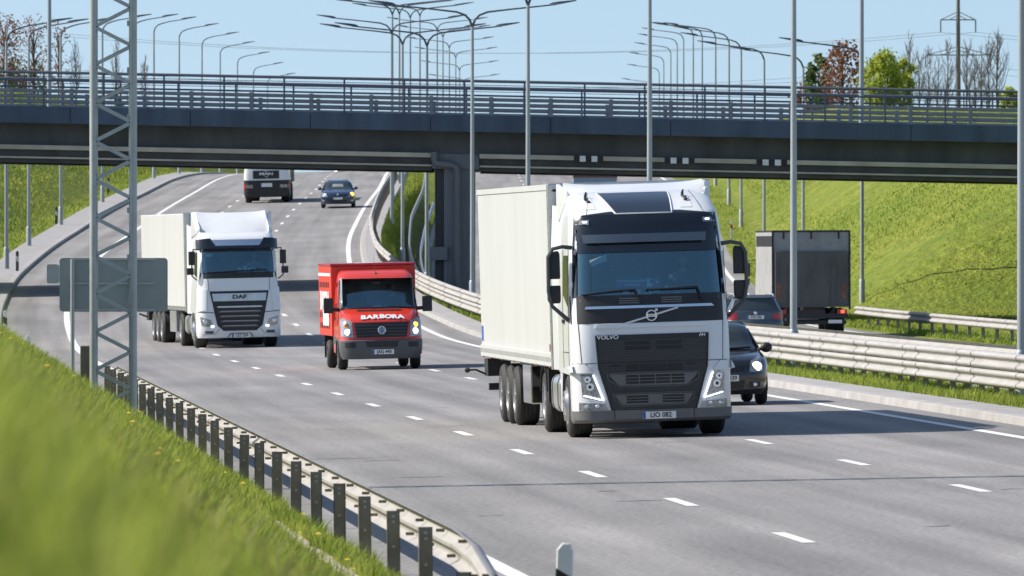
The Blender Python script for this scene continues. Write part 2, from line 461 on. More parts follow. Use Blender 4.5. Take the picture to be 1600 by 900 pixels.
FT = -5.5      # foot of the camera's slope
def smooth(a, b, x):
    q = np.clip((x - a) / (b - a), 0, 1); return q * q * (3 - 2 * q)
def G(t, d):
    """ground height across the road corridor"""
    t = np.asarray(t, float); d = np.asarray(d, float)
    z = ZR(d)
    a, b, c, e = TA(d), TB(d), TC(d), TE(d)
    road = SL * t - .05
    med = Zmed(t, d) - z - .01
    zo = ZO(d) - z
    oth = zo + .004 * (t - 13) - .05
    left = -.10 + np.interp(t, [-5.35, -4.85], [.27, .06]) * (1 - smooth(160, 190, d))
    near = 1 - smooth(160, 215, d)
    hl_near = np.clip(2.80 - np.interp(d, [50, 95], [.71, .625]) * (t + 9.57), .17, 3.1) - .17
    tf = -8.9
    capl = np.interp(d, [300, 400, 500, 700, 1000, 1500], [7, 6, 5.4, 6.2, 4, 1])
    hl_far = np.minimum(np.clip(tf - t, 0, 400) / 1.75, capl) * smooth(235, 300, d)
    left = left + near * hl_near + hl_far + np.where(t < a - 1.5, .05, 0) * (1 - near)
    capr = np.interp(d, [300, 330, 400, 600, 800, 1000, 1500], [6.2, 6.0, 5.0, 3.9, 3.2, 3.0, 1])
    ha = np.clip(t - (e + 2.2), 0, 400) / 1.5; hb = np.clip(d - 326, 0, 400) / 1.5
    hr = np.maximum(0, .5 * (ha + hb - np.sqrt((ha - hb) ** 2 + 1.2 * np.minimum(ha, hb))))
    appr = np.clip((t - 48) / 2, 0, 5.5) * smooth(280, 304, d)
    right = zo + .06 + np.minimum(np.maximum(hr, appr), capr - zo)
    r = np.where(t < a, left, np.where(t < b + .08, road, np.where(t < c, med, np.where(t < e, oth, right))))
    return z + r
# ------------------------------------------------------------------ setting: terrain, road sheets, kerbs, markings
def drange(a, b, near=4.0):
    out = []; d = a
    while d < b:
        out.append(d); d += near if d < 330 else (6.0 if d < 760 else 40.0)
    out.append(b); return out

def sheet(name, mat, ts, ds, zf, warp=None, uv=True):
    """road-following sheet; ts: list of t or functions of d"""
    vs, fs, uvs = [], [], []
    for d in ds:
        for t in ts:
            tt = float(t(d)) if callable(t) else t
            vs.append((float(L(d)) + tt, d, float(zf(tt, d)))); uvs.append((tt, d))
    n = len(ts)
    for i in range(len(ds) - 1):
        for j in range(n - 1):
            fs.append((i * n + j, i * n + j + 1, (i + 1) * n + j + 1, (i + 1) * n + j))
    me = bpy.data.meshes.new(name); me.from_pydata(vs, [], fs); me.materials.append(M[mat])
    me.polygons.foreach_set('use_smooth', [True] * len(fs))
    ul = me.uv_layers.new(name='UVMap'); idx = np.empty(len(me.loops), np.int32); me.loops.foreach_get('vertex_index', idx)
    ul.data.foreach_set('uv', np.array(uvs, np.float32)[idx].ravel())
    o = bpy.data.objects.new(name, me); C.objects.link(o); return o

# one terrain sheet out to the horizon
def terrain():
    can = [-700, -300, -150, -90, -60, -45, -36, -30, -26, -23, -21, -19.5, -18, -16.5, -15, -13.5, -12, -11, -10.2, -9.6, -9.1, -8.7, -8.3, -7.8, -7.3, -6.8, -6.4, -6.05, -5.75, -5.5, -5.35, -5.1, -4.85, -4.8,
           -4.6, 0, 8.5, 8.6, 8.65, 11, 13.3, 13.4, 13.6, 13.8, 18, 23.4, 23.5, 23.55, 25, 26.5, 27.5, 28.5, 30, 31.5, 33, 34.5, 36, 38, 40, 44, 50, 60, 90, 150, 300, 700]
    ds = drange(-40, 760, 4.0) + [800, 840, 880, 940, 1000, 1060, 1150, 1250, 1400, 1600, 2000, 2600, 3400, 4500]
    vs, fs = [], []
    for d in ds:
        k = [-1000, -4.8, 8.6, 13.4, 23.5, 1000]
        a = [-1000 + (float(TA(d)) + 4.8), float(TA(d)) - .05, float(TB(d)) + .10, float(TC(d)) - .12, float(TE(d)), 1000 + float(TE(d)) - 23.5]
        tt = np.interp(can, k, a)
        zz = G(tt, np.full(len(tt), d))
        roll = np.where(((tt > float(TE(d)) + 3) & (d > 330)) | (tt < -9), np.sin(tt * .35 + d * .05) * .10 + np.sin(tt * .9 - d * .021) * .06, 0)
        for t, z in zip(tt, zz + roll): vs.append((float(L(d)) + t, d, z))
    n = len(can)
    for i in range(len(ds) - 1):
        for j in range(n - 1): fs.append((i * n + j, i * n + j + 1, (i + 1) * n + j + 1, (i + 1) * n + j))
    me = bpy.data.meshes.new('terrain'); me.from_pydata(vs, [], fs); me.materials.append(M['ground'])
    me.polygons.foreach_set('use_smooth', [True] * len(fs))
    o = bpy.data.objects.new('terrain', me); C.objects.link(o); return struct(o)
terrain()

DS = drange(-30, 1300, 4.0)
struct(sheet('road', 'asphalt', [lambda d: TA(d) - .02, -3, -1.5, 0, 1.9, 3.8, 5.7, 7.6, lambda d: TB(d) + .02], DS, Zroad))
struct(sheet('opposite_road', 'asphalt', [TC, 15, 17, 19, 21, 23, TE], DS, Zoth))

def sweep(mb, prof, tf, ds, zf):
    rings = []
    for d in ds:
        t0 = float(tf(d)); z0 = float(zf(t0, d))
        rings.append([(float(L(d)) + t0 + a, d, z0 + b) for a, b in prof])
    mb.loft(rings, True, True)
# kerbs (face 0.13 m high) and the paved strips behind them
mb = MB(); sweep(mb, [(0, -.05), (.02, .12), (.05, .135), (.26, .14), (.26, -.05)], TB, drange(-30, 900), lambda t, d: ZR(d) + SL * TB(d))
struct(mb.build('kerb', 'kerb', angle=25))
mb = MB(); sweep(mb, [(.262, -.05), (.262, .134), (.95, .15), (1.0, .08), (1.0, -.05)], TB, drange(-30, 900), lambda t, d: ZR(d) + SL * TB(d))
struct(mb.build('median_paving', 'paving', angle=25))
mb = MB(); sweep(mb, [(0, -.05), (-.02, .12), (-.05, .135), (-.26, .14), (-.26, -.05)], TA, drange(222, 900), lambda t, d: ZR(d) + SL * TA(d))
struct(mb.build('kerb', 'kerb', angle=25))
mb = MB(); sweep(mb, [(-.262, -.05), (-.262, .134), (-1.55, .15), (-1.6, .08), (-1.6, -.05)], TA, drange(205, 900), lambda t, d: ZR(d) + SL * TA(d))
struct(mb.build('verge_paving', 'paving', angle=25))
mb = MB(); sweep(mb, [(0, -.05), (.0, .12), (-.2, .14), (-.9, .14), (-.9, -.05)], TC, drange(60, 900), lambda t, d: ZO(d))
struct(mb.build('kerb', 'kerb', angle=25))
mb = MB(); sweep(mb, [(0, -.05), (0, .05), (.25, .055), (.25, -.05)], lambda d: -5.02, drange(20, 175, 5), lambda t, d: ZR(d) - .12)
struct(mb.build('kerb', 'kerb', angle=25))
mb = MB(); sweep(mb, [(0, -.05), (.02, .03), (.09, .015), (.17, .03), (.2, -.05)], lambda d: -5.52 + .05 * math.sin(d * .7) + .03 * math.sin(d * 2.3), drange(20, 120, 1.3), lambda t, d: ZR(d) + .165)
struct(mb.build('gutter', 'gravel', angle=60))

def stripe(mb, tf, w, d0, d1, zf, step=4.0, dz=.005):
    ds = [d0]
    while ds[-1] + step < d1: ds.append(ds[-1] + step)
    ds.append(d1); vs, fs = [], []
    for d in ds:
        t = float(tf(d))
        for q in (-w / 2, w / 2): vs.append((float(L(d)) + t + q, d, float(zf(t + q, d)) + dz))
    for i in range(len(ds) - 1): fs.append((2 * i, 2 * i + 1, 2 * i + 3, 2 * i + 2))
    mb.add(vs, fs)
LN2 = itp((200, 3.8), (414, 3.68)); LNR = itp((200, 7.65), (345, 7.38)); LNL = itp((200, -3.5), (275, -3.6), (420, -3.3))
mb = MB()
d = 86.3 - 1.6 - 12 * 8
while d < 900:
    stripe(mb, lambda d: 0.0, .15, d, d + 3.0, Zroad)
    d += 12
d = 102 - 1.6 - 12.1 * 8
while d < 900:
    stripe(mb, LN2, .15, d, d + 3.0, Zroad)
    d += 12.0
stripe(mb, LNR, .20, -30, 900, Zroad); stripe(mb, LNL, .20, -30, 900, Zroad)
o = mb.build('lane_marking', 'mark', normals=False); struct(o)
mb = MB()
for base in (16.3, 20.0):
    d = 60
    while d < 900:
        stripe(mb, lambda d: base, .13, d, d + 3.0, Zoth); d += 12
stripe(mb, lambda d: TC(d) + .6, .2, -30, 900, Zoth); stripe(mb, lambda d: TE(d) - .7, .2, -30, 900, Zoth)
struct(mb.build('lane_marking', 'mark', normals=False))
# tar seams and short cracks across the lanes
mb = MB()
for k in range(70):
    d0 = random.uniform(80, 330); t0 = random.uniform(-3.2, 7); ln = random.uniform(.2, .6)
    vs = []
    for q in range(4):
        s = q / 3
        vs += [(float(L(d0)) + t0 + ln * s, d0 + .10 * math.sin(q * 2.1 + k), 0), (float(L(d0)) + t0 + ln * s, d0 + .10 * math.sin(q * 2.1 + k) + random.uniform(.04, .10), 0)]
    vs = [(x, y, float(Zroad(x - L(y), y)) + .0045) for x, y, z in vs]
    mb.add(vs, [(0, 2, 3, 1), (2, 4, 5, 3), (4, 6, 7, 5)])
struct(mb.build('road_crack', 'tar', normals=False))

# ------------------------------------------------------------------ guardrails
WP = [(0, 0), (.075, .035), (.083, .055), (.083, .085), (.06, .105), (.012, .14), (.012, .17), (.06, .205), (.083, .225), (.083, .255), (.075, .275), (0, .31)]
def beam(mb, tf, ds, zf, h0, face, zoff=lambda d: 0, thick=.012):
    ring = [(face * a, b) for a, b in WP]
    ring = ring + [(face * (a - thick * 1.6), b) for a, b in reversed(WP)]
    rings = []
    for d in ds:
        t = float(tf(d)); z = float(zf(t, d)) + h0 + zoff(d)
        rings.append([(float(L(d)) + t + a, d, z + b) for a, b in ring])
    mb.loft(rings, True, True)
def post_mesh(name, w, dep, h, holes=False):
    mb = MB()      # open C profile
    mb.box(-w / 2, w / 2, -.004, .004, -.35, h); mb.box(-w / 2 - .001, -w / 2 + .008, -.004, dep, -.35, h); mb.box(w / 2 - .008, w / 2 + .001, -.004, dep, -.35, h)
    me = mb
    if holes:
        me.cur = 1
        for zz in (h - .05, h - .10, h - .32): me.box(-.012, .012, -.008, -.003, zz - .01, zz + .01)
    return me
def splice(mb, tf, d, zf, h0, face):
    ring = [(face * (a + .012), b) for a, b in WP]
    rings = []
    for q in (-.16, .16):
        t = float(tf(d)); z = float(zf(t, d)) + h0
        rings.append([(float(L(d + q)) + t + a, d + q, z + b) for a, b in ring])
    mb.loft(rings, False, False)
def guardrail(name, label, tf, d0, d1, zf, heights, face, posts, post_off, pmat, bmat, pw, zoff=lambda d: 0, hpost=.72, holes=False):
    root = thing(name, label, 'guardrail', (float(L(d0) + tf(d0)), d0, float(zf(tf(d0), d0))))
    inv = Vector(root.location)
    ds = [d0]
    while ds[-1] + 2 < d1: ds.append(ds[-1] + 2)
    ds.append(d1)
    for h in heights:
        mb = MB(); beam(mb, tf, ds, zf, h, face, zoff)
        for d in posts: splice(mb, tf, d, zf, h + zoff(d), face) if int(d / 4) % 2 == 0 else None
        if holes:
            mb.cur = 1
            for d in np.arange(d0 + 1, d1, 1.35):      # bolt heads seen from behind
                t = float(tf(d)); z = float(zf(t, d)) + h + zoff(d) + (.24 if int(d / 1.35) % 2 else .07)
                x = float(L(d)) + t - .0; mb.box(x - .035, x + .04, d - .02, d + .02, z - .014, z + .014)
        mb.v = [Vector(v) - inv for v in mb.v]
        mb.build('beam', [bmat, 'post'] if holes else bmat, root, angle=50)
    p0 = None
    for d in posts:
        t = float(tf(d)) + post_off; z = float(zf(t, d)) + zoff(d)
        if p0 is None:
            p0 = post_mesh('post', pw, .05, hpost, holes).build('post', [pmat, 'galv'] if holes else pmat, root, smooth=False); c = p0
        else:
            c = p0.copy(); C.objects.link(c); c.parent = root
        c.location = Vector((float(L(d)) + t, d, z)) - inv
        c.rotation_euler = (0, random.uniform(-.015, .015), random.uniform(-.12, .12))
    return root
Zv = lambda t, d: ZR(d) - .09
drop = lambda d: -max(0, 68.5 - d) * .085
lp = [70.3 + 4.3 * k for k in range(23)] + [66.0]
guardrail('guardrail', 'weathered steel guardrail with square dark posts along the grassy left verge', lambda d: -4.65, 60, 168, Zv,
          [.42], 1, lp, -.22, 'post', 'rail', .115, drop, .74, True)
zm = lambda t, d: Zmed(0, d)
guardrail('guardrail', 'double height beige guardrail in the median beside the near carriageway', TR1, 40, 306, zm, [.20, .515], -1,
          list(np.arange(42, 124, 4.0)) + list(np.arange(124, 236, 2.0)) + list(np.arange(238, 306, 4.0)), .14, 'post', 'rail', .10, hpost=.75)
guardrail('guardrail', 'single beam guardrail curving up the median left of the bridge pier', TR1, 306.2, 620, zm, [.48], -1,
          list(np.arange(310, 600, 4.0)), .14, 'post', 'rail', .10, hpost=.72)
guardrail('guardrail', 'guardrail behind the median lamp posts, turned to the opposite carriageway', TR2, 40, 620, Zmed, [.64], 1,
          list(np.arange(42, 420, 4.0)), -.14, 'post', 'rail', .10, hpost=.74)
guardrail('guardrail', 'single beam guardrail below the green embankment on the far right', lambda d: TE(d) + .55, 150, 300, lambda t, d: ZO(d) + .10, [.40], -1,
          list(np.arange(152, 300, 4.0)), .14, 'post', 'rail', .10, hpost=.70)
guardrail('guardrail', 'curved guardrail with painted blue shade left of the bridge pier', lambda d: TC(d) - .45, 318, 470, lambda t, d: ZO(d) + .13, [.40], 1,
          list(np.arange(320, 470, 6.0)), -.14, 'post', 'pole', .10, hpost=.70)  # beam takes the blue-grey pole paint, its shade put into the colour

# ------------------------------------------------------------------ bridge
BD = 310.0
def bz(x): return 7.885 - .0201 * x
def bbox(mb, x0, x1, y0, y1, a0, a1):
    mb.hexa([(x0, y0, bz(x0) + a0), (x1, y0, bz(x1) + a0), (x1, y1, bz(x1) + a0), (x0, y1, bz(x0) + a0),
             (x0, y0, bz(x0) + a1), (x1, y0, bz(x1) + a1), (x1, y1, bz(x1) + a1), (x0, y1, bz(x0) + a1)])
BX0, BX1 = -44.0, 46.0
br = thing('road_bridge', 'dark concrete road bridge crossing over both carriageways', 'bridge', (0, BD, 0))
def bpart(mb, name, mat, par=None, **k):
    return mb.build(name, mat, par or br, **k)
PX = -2.05       # pier centre
mb = MB(); x = BX0 + .7
while x < BX1:
    bbox(mb, x, min(x + 4.455, BX1), 0, .35, -.63, 0); x += 4.475
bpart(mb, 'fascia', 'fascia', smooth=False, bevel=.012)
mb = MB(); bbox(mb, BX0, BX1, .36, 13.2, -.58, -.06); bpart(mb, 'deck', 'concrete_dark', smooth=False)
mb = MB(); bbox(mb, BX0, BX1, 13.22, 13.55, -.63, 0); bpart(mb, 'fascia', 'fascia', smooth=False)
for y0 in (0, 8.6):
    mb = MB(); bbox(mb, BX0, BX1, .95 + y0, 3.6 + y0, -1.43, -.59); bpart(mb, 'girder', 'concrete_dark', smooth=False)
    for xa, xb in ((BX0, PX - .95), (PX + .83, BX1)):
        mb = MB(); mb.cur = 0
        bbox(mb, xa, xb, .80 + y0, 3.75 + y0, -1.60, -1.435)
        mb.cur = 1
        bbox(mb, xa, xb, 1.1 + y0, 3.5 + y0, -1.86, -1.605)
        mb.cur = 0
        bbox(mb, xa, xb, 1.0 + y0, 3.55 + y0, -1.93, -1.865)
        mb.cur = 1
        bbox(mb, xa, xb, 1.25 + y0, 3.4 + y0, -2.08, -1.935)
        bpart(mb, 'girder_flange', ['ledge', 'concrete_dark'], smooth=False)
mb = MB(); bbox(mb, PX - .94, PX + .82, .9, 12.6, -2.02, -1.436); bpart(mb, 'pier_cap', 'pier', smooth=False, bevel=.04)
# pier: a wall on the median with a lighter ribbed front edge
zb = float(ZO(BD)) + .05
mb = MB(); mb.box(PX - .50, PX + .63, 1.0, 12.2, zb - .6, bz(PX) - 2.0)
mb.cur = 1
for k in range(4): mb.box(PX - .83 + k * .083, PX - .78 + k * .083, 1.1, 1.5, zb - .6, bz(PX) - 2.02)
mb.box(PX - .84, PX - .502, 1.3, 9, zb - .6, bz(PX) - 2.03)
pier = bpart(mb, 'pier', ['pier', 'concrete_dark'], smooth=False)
for zz, xx in ((zb + 2.35, -.80), (zb + .9, -.70)):
    mb = MB(); mb.box(PX + xx - .22, PX + xx + .45, .86, 1.09, zz, zz + .5); mb.build('junction_box', 'pier', pier, smooth=False, bevel=.02)
zt = bz(PX) - 1.5
mb = MB()
mb.tube([(PX - .85, .72, zt + .12), (PX - .85, .72, zt - .18), (PX - .77, .72, zt - .31), (PX - .2, .72, zt - .36), (PX - .03, .72, zt - .44), (PX + .02, .72, zt - .66), (PX + .02, .72, zb - .3)], .125, 12)
for q in range(4): mb.lathe([(.15, -.05), (.15, .05)], (PX + .02, .72, zb + .6 + q * .95), 'z', 12)
bpart(mb, 'drainpipe', 'pier')
for px0, px1, y in ((897, 943, 247), (1039, 1086, 250), (1183, 1231, 253)):
    x0 = (px0 - 800) * BD / F; x1 = (px1 - 800) * BD / F; w = (x1 - x0) / 5
    mb = MB()
    for k in range(5):
        mb.cur = k % 2
        bbox(mb, x0 + k * w, x0 + (k + 1) * w - .004, .775, .798, -1.645, -1.43)
    bpart(mb, 'clearance_marker', ['ink', 'whiteink'], smooth=False)
def railing(y, sgn):
    mb = MB()
    for zz, r in ((1.27, .055), (.97, .036), (1.12, .012)):
        mb.tube([(BX0, y, bz(BX0) + zz), (0, y, bz(0) + zz), (BX1, y, bz(BX1) + zz)], r, 8)
    rl = bpart(mb, 'railing', 'brail')
    mb = MB(); mb.box(-.035, .035, -.03, .03, 0, 1.26); mb.box(-.11, .11, -.09, .09, 0, .035)
    p = mb.build('post', 'brail', rl, smooth=False); k = 0
    for i in range(-8, 9):
        x = -1.77 + 2.24 * i
        c = p if k == 0 else p.copy()
        if k: C.objects.link(c); c.parent = rl
        k += 1; c.location = (x, y, bz(x))
railing(.16, 1); railing(13.35, -1)
def brail(y):
    mb = MB()
    for zz in (.20, .40, .60):
        ring = [(a - .04, b + zz - .05) for a, b in [(0, -.02), (.05, .0), (.06, .05), (.05, .10), (0, .12), (-.02, .05)]]
        rings = [[(x, y + a, bz(x) + b) for a, b in ring] for x in (BX0, 0, BX1)]
        mb.loft(rings, True, True)
    g = bpart(mb, 'bridge_guardrail', 'brail2', angle=60)
    mb = MB(); mb.box(-.075, .075, -.16, -.04, 0, .70); mb.box(-.12, .12, -.2, 0, 0, .03)
    p = mb.build('post', 'brail2', g, smooth=False); k = 0
    for i in range(-8, 9):
        x = -.78 + 2.24 * i
        c = p if k == 0 else p.copy()
        if k: C.objects.link(c); c.parent = g
        k += 1; c.location = (x, y, bz(x))
brail(1.15); brail(12.4)
# two thick lamp poles standing on the bridge
def straight_pole(px, d, zbase, h, r, label):
    x = (px - 800) * d / F
    root = thing('street_lamp', label, 'street lamp', (x, d, zbase))
    mb = MB(); mb.tube([(0, 0, -.3), (0, 0, h)], [r, r * .72], 12); mb.build('pole', 'pole', root)
    mb = MB(); mb.box(-.16, .16, -.16, .16, -.02, .03); mb.build('base_plate', 'pole', root, smooth=False)
    mb = MB(); mb.tube([(0, 0, h), (.1, 0, h + .3), (.5, 0, h + .45), (2.2, 0, h + .6)], .035, 8); mb.build('arm', 'pole', root)
    mb = MB(); mb.box(2.1, 2.8, -.13, .13, h + .56, h + .65); mb.build('lamp_head', 'lamphead', root, smooth=False, bevel=.03)
straight_pole(1346, 318, bz(13.3) - .06, 9.5, .10, 'thick grey lamp post standing on the right half of the bridge')
straight_pole(77, 318, bz(-17.7) - .06, 9.5, .09, 'grey lamp post standing on the left end of the bridge')

# ------------------------------------------------------------------ street lamps
def lamp_head(mb, x0, x1, z0, z1, s):
    d = Vector((x1 - x0, 0, z1 - z0)).normalized(); u = Vector((-d.z, 0, d.x)) * (1 if d.x > 0 else -1)
    p0 = Vector((x0, 0, z0)); p1 = Vector((x1, 0, z1)); m = p0.lerp(p1, .35)
    rings = []
    for p, w, h in ((p0, .04, .03), (p0.lerp(p1, .12), .11, .062), (m, .15, .062), (p1.lerp(m, .12), .10, .028), (p1, .05, .015)):
        rings.append([p + Vector((0, -w, 0)) - u * h * .6, p + Vector((0, w, 0)) - u * h * .6, p + Vector((0, w * .8, 0)) + u * h, p + Vector((0, -w * .8, 0)) + u * h])
    mb.loft(rings)
def arm_path(s, ln, rise, z):
    return [(0, 0, z), (s * .10, 0, z + .26), (s * .26, 0, z + .42), (s * .55, 0, z + .53), (s * ln * .45, 0, z + .53 + (rise - .53) * .35), (s * ln, 0, z + rise)]
def make_lamp(double, ln, side, h, x, d, z, label, group):
    root = thing('street_lamp', label, 'street lamp', (x, d, z), group=group)
    mb = MB(); mb.tube([(0, 0, -1.6), (0, 0, h * .45), (0, 0, h)], [.088, .074, .055], 12); mb.build('pole', 'pole', root)
    mb = MB(); mb.lathe([(.115, -1.2), (.115, .9), (.092, .95)], (0, 0, 0), 'z', 12); mb.build('pole_sleeve', 'pole', root)
    for s in ((-1, 1) if double else (side,)):
        rise = .80
        mb = MB(); mb.tube(arm_path(s, ln, rise, h), [.045, .040, .038, .035, .030, .026], 8); mb.build('arm', 'lamphead', root)
        mb = MB(); lamp_head(mb, s * (ln - .25), s * (ln + .72), rise + h - .01, rise + h + .14, s); mb.build('lamp_head', 'lamphead', root, angle=60)
    return root
ORD = ['first', 'second', 'third', 'fourth', 'fifth', 'sixth', 'seventh', 'eighth', 'ninth', 'tenth', 'eleventh', 'twelfth', 'thirteenth', 'fourteenth']
med = [(1596, 153), (1240, 190.6), (1015, 226), (825, 264), (738, 297), (667, 333), (629, 371), (612, 410), (613, 450), (624, 490), (641, 530), (656, 570), (683, 610), (692, 650), (702, 690), (712, 740), (718, 790), (724, 850)]
medlab = ['tall median lamp post at the right edge of the picture', 'tall median lamp post in front of the dark box lorry', 'median lamp post rising from behind the white lorry cab roof',
          'median lamp post whose fork touches the top edge, between pier and white lorry', 'double arm lamp post standing right at the bridge pier with its whole fork visible']
for i, (px, d) in enumerate(med):
    x = (px - 800) * d / F
    z = float(Zmed(x - float(L(d)), d)) - .02
    yj = {825: 8, 738: 42, 667: 72, 629: 70, 612: 53, 641: 28, 656: 25, 683: 47, 692: 58, 702: 75, 712: 90, 718: 110, 724: 130}.get(px)
    if yj: z = 3.02 + (385 - yj) * d / F - 10.0     # pole height above its buried foot
    lab = medlab[i] if i < 5 else 'double arm median lamp post beyond the bridge, %s in the row going away' % ORD[i - 5]
    h = 10.0 if d < 700 else 10.3
    if i == 0:
        root = make_lamp(True, 3.0, 1, h, x, d, z, lab, 'double arm lamp posts along the median')
        DL = root
    else:
        root = copy_tree(DL); root.location = (x, d, z); root['label'] = lab
lef = [(-62, 303), (10, 341), (45, 377), (95, 413), (160, 455), (207, 492), (240.5, 530), (280, 570), (315.6, 610), (344, 650), (371, 692), (396, 740), (418, 795)]
SL_ = None
for i, (px, d) in enumerate(lef):
    if i == 0: continue
    x = (px - 800) * d / F; z = float(ZR(d)) - .05
    lab = 'single arm grey lamp post on the left verge, %s in the row going away' % ORD[i - 1]
    if SL_ is None:
        SL_ = make_lamp(False, 2.0, 1, 9.4, x, d, z, lab, 'lamp posts along the left verge')
        root = SL_
    else:
        root = copy_tree(SL_); root.location = (x, d, z); root['label'] = lab
rig = [(1347, 330), (1255, 370), (1194, 410), (1158, 450), (1139, 490), (1118, 530), (1097, 570), (1083, 612), (1068, 655), (1058, 700), (1048, 745), (1037, 790), (1030, 850), (1018, 900)]
SR_ = None
for i, (px, d) in enumerate(rig):
    x = (px - 800) * d / F; z = float(G(x - L(d), d)) - .02
    lab = 'single arm lamp post below the right embankment, %s in the row going away' % ORD[i]
    if SR_ is None:
        SR_ = make_lamp(False, 2.6, -1, 9.6, x, d, z, lab, 'lamp posts below the right embankment'); root = SR_
    else:
        root = copy_tree(SR_); root.location = (x, d, z); root['label'] = lab

# ------------------------------------------------------------------ lattice mast, sign seen from behind, delineators, cabinet
MD = 106.8; MX = (177 - 800) * MD / F
mz = float(G(MX - L(MD), MD))
mast = thing('lattice_mast', 'tall grey steel lattice mast with zigzag bracing on the left verge', 'mast', (MX, MD, mz))
hw = .252
for s in (-1, 1):
    mb = MB(); mb.tube([(s * hw, 0, -.4), (s * hw, 0, 14.5)], .052, 14); mb.build('chord', 'mast', mast)
    mb = MB(); mb.tube([(s * hw - .015, .36, -.4), (s * hw - .015, .36, 14.5)], .052, 12); mb.build('chord', 'mast', mast)  # hidden rear chord, added to widen the mast's shadow on the road
mb = MB()
for s in (-1, 1):
    for k in range(28): mb.tube([(s * hw - .015, (.03, .33)[k % 2], .15 + k * .49), (s * hw - .015, (.33, .03)[k % 2], .60 + k * .49)], .032, 6)  # bracing to the rear chords, added to darken the cast shadow
mb.build('shadow_bracing', 'mast', mast)
mb = MB()
z = .10; step = .245; s = -1
while z < 14.2:
    a = Vector((s * (hw - .03), -.03, z)); b = Vector((-s * (hw - .03), -.03, z + step - .02))
    dd = (b - a).normalized(); n_ = Vector((0, 1, 0)); u = dd.cross(n_)
    rings = [[p + u * .024 - n_ * .012, p - u * .024 - n_ * .012, p - u * .024 + n_ * .03, p + u * .024 + n_ * .03] for p in (a, b)]
    mb.loft(rings); z += step; s = -s
mb.build('bracing', 'mast', mast, smooth=False)
mb = MB()
for q in range(24): mb.box(hw - .075, hw - .045, -.02, .02, .2 + q * .6, .27 + q * .6)
mb.build('clip', 'mast', mast, smooth=False)

SD = 121.0
def sx(px): return (px - 800) * SD / F
def sz(py): return 3.02 + (385 - py) * SD / F
sgx = sx(177); gz = float(G(sgx - L(SD), SD))
sign = thing('road_sign', 'blank grey back of a wide road sign behind the lattice mast', 'road sign', (sgx, SD, gz))
def rrect(x0, x1, z0, z1, r=.05):
    pts = []
    for cx, cz, a0 in ((x1 - r, z1 - r, 0), (x0 + r, z1 - r, 90), (x0 + r, z0 + r, 180), (x1 - r, z0 + r, 270)):
        for k in range(4): pts.append((cx + r * math.cos(R(a0 + k * 30)), cz + r * math.sin(R(a0 + k * 30))))
    return pts
lo = Vector((sgx, SD, gz))
mb = MB(); mb.prism(rrect(sx(93) - sgx, sx(262) - sgx, sz(487) - gz, sz(403) - gz), 0, .03); mb.build('panel', 'signback', sign, angle=40)
mb = MB()
for py in (405, 443, 484): mb.box(sx(112) - sgx, sx(243) - sgx, -.022, -.002, sz(py) - gz - .012, sz(py) - gz + .012)
mb.build('bracket', 'galv', sign, smooth=False)
mb = MB(); mb.prism(rrect(sx(73) - sgx, sx(92.6) - sgx, sz(443) - gz, sz(413) - gz, .03), .005, .025); mb.build('side_panel', 'galv', sign, angle=40)
for px in (113.5, 206):
    mb = MB(); mb.tube([(sx(px) - sgx, -.055, float(G(sx(px) - L(SD), SD)) - gz - .3), (sx(px) - sgx, -.055, sz(405) - gz)], .031, 10); mb.build('post', 'mast', sign)

def delineator(px, d, z, h, label, mats, tilt=0, w=.12):
    x = (px - 800) * d / F
    root = thing('delineator', label, 'delineator post', (x, d, z))
    prof = [(-w / 2, 0), (w / 2, 0), (w / 2, h - .06), (w * .28, h), (-w * .18, h), (-w / 2, h - .05)]
    mb = MB(); mb.prism([(a, b - (.2 if b == 0 else 0)) for a, b in prof], -.03, .03); mb.build('body', mats[0], root, bevel=.008)
    mb = MB(); b0 = h - .30
    mb.hexa([(-w / 2 - .003, -.033, b0 - .10), (w / 2 + .003, -.033, b0 - .16), (w / 2 + .003, .033, b0 - .16), (-w / 2 - .003, .033, b0 - .10),
             (-w / 2 - .003, -.033, b0 + .12), (w / 2 + .003, -.033, b0 + .05), (w / 2 + .003, .033, b0 + .05), (-w / 2 - .003, .033, b0 + .12)])
    mb.build('band', mats[1], root, smooth=False)
    root.rotation_euler = (0, tilt, 0)
M['delwhite'] = P('delineator_white', (.72, .72, .70), .5)
M['delred'] = P('delineator_red', (.5, .05, .04), .5)
delineator(877, 60, -.1, .98, 'white delineator post with slanted black band in the foreground at the bottom edge', ('delwhite', 'ink'), .03)
delineator(44, 232, float(ZR(232)) - .13, .66, 'black banded delineator left of the sign, beside the paved verge', ('delwhite', 'ink'))
delineator(27, 338, float(ZR(338)) - .12, .95, 'dark delineator on the left verge between the two nearest lamp posts', ('dgrey', 'delwhite'))
delineator(88, 416, float(ZR(416)) - .12, .95, 'dark delineator touching the third lamp post of the left verge', ('dgrey', 'delwhite'))
delineator(169, 478, float(ZR(478)) - .1, 1.0, 'small dark delineator seen right through the lattice mast', ('dgrey', 'delwhite'))
delineator(8, 262, float(ZR(262)) - .13, .85, 'pale banded delineator at the left edge of the picture', ('delwhite', 'ink'))
delineator(1143, 432, float(G((1143 - 800) * 432 / F - L(432), 432)), .95, 'red and white delineator on the grass right of the white lorry', ('delwhite', 'delred'))
CD = 128.0; cx_ = (134.5 - 800) * CD / F; cg = float(G(cx_ - L(CD), CD))
cab_ = thing('cabinet', 'small brown grey roadside cabinet beside the foot of the lattice mast', 'cabinet', (cx_, CD, cg))
cz1 = 3.02 + (385 - 540) * CD / F - cg
mb = MB(); mb.box(-.09, .09, -.06, .06, -.3, cz1); mb.build('body', 'cabinet', cab_, smooth=False, bevel=.015)
mb = MB(); mb.box(-.075, .075, -.068, -.061, .25, cz1 - .06); mb.build('door', 'cabinet', cab_, smooth=False)
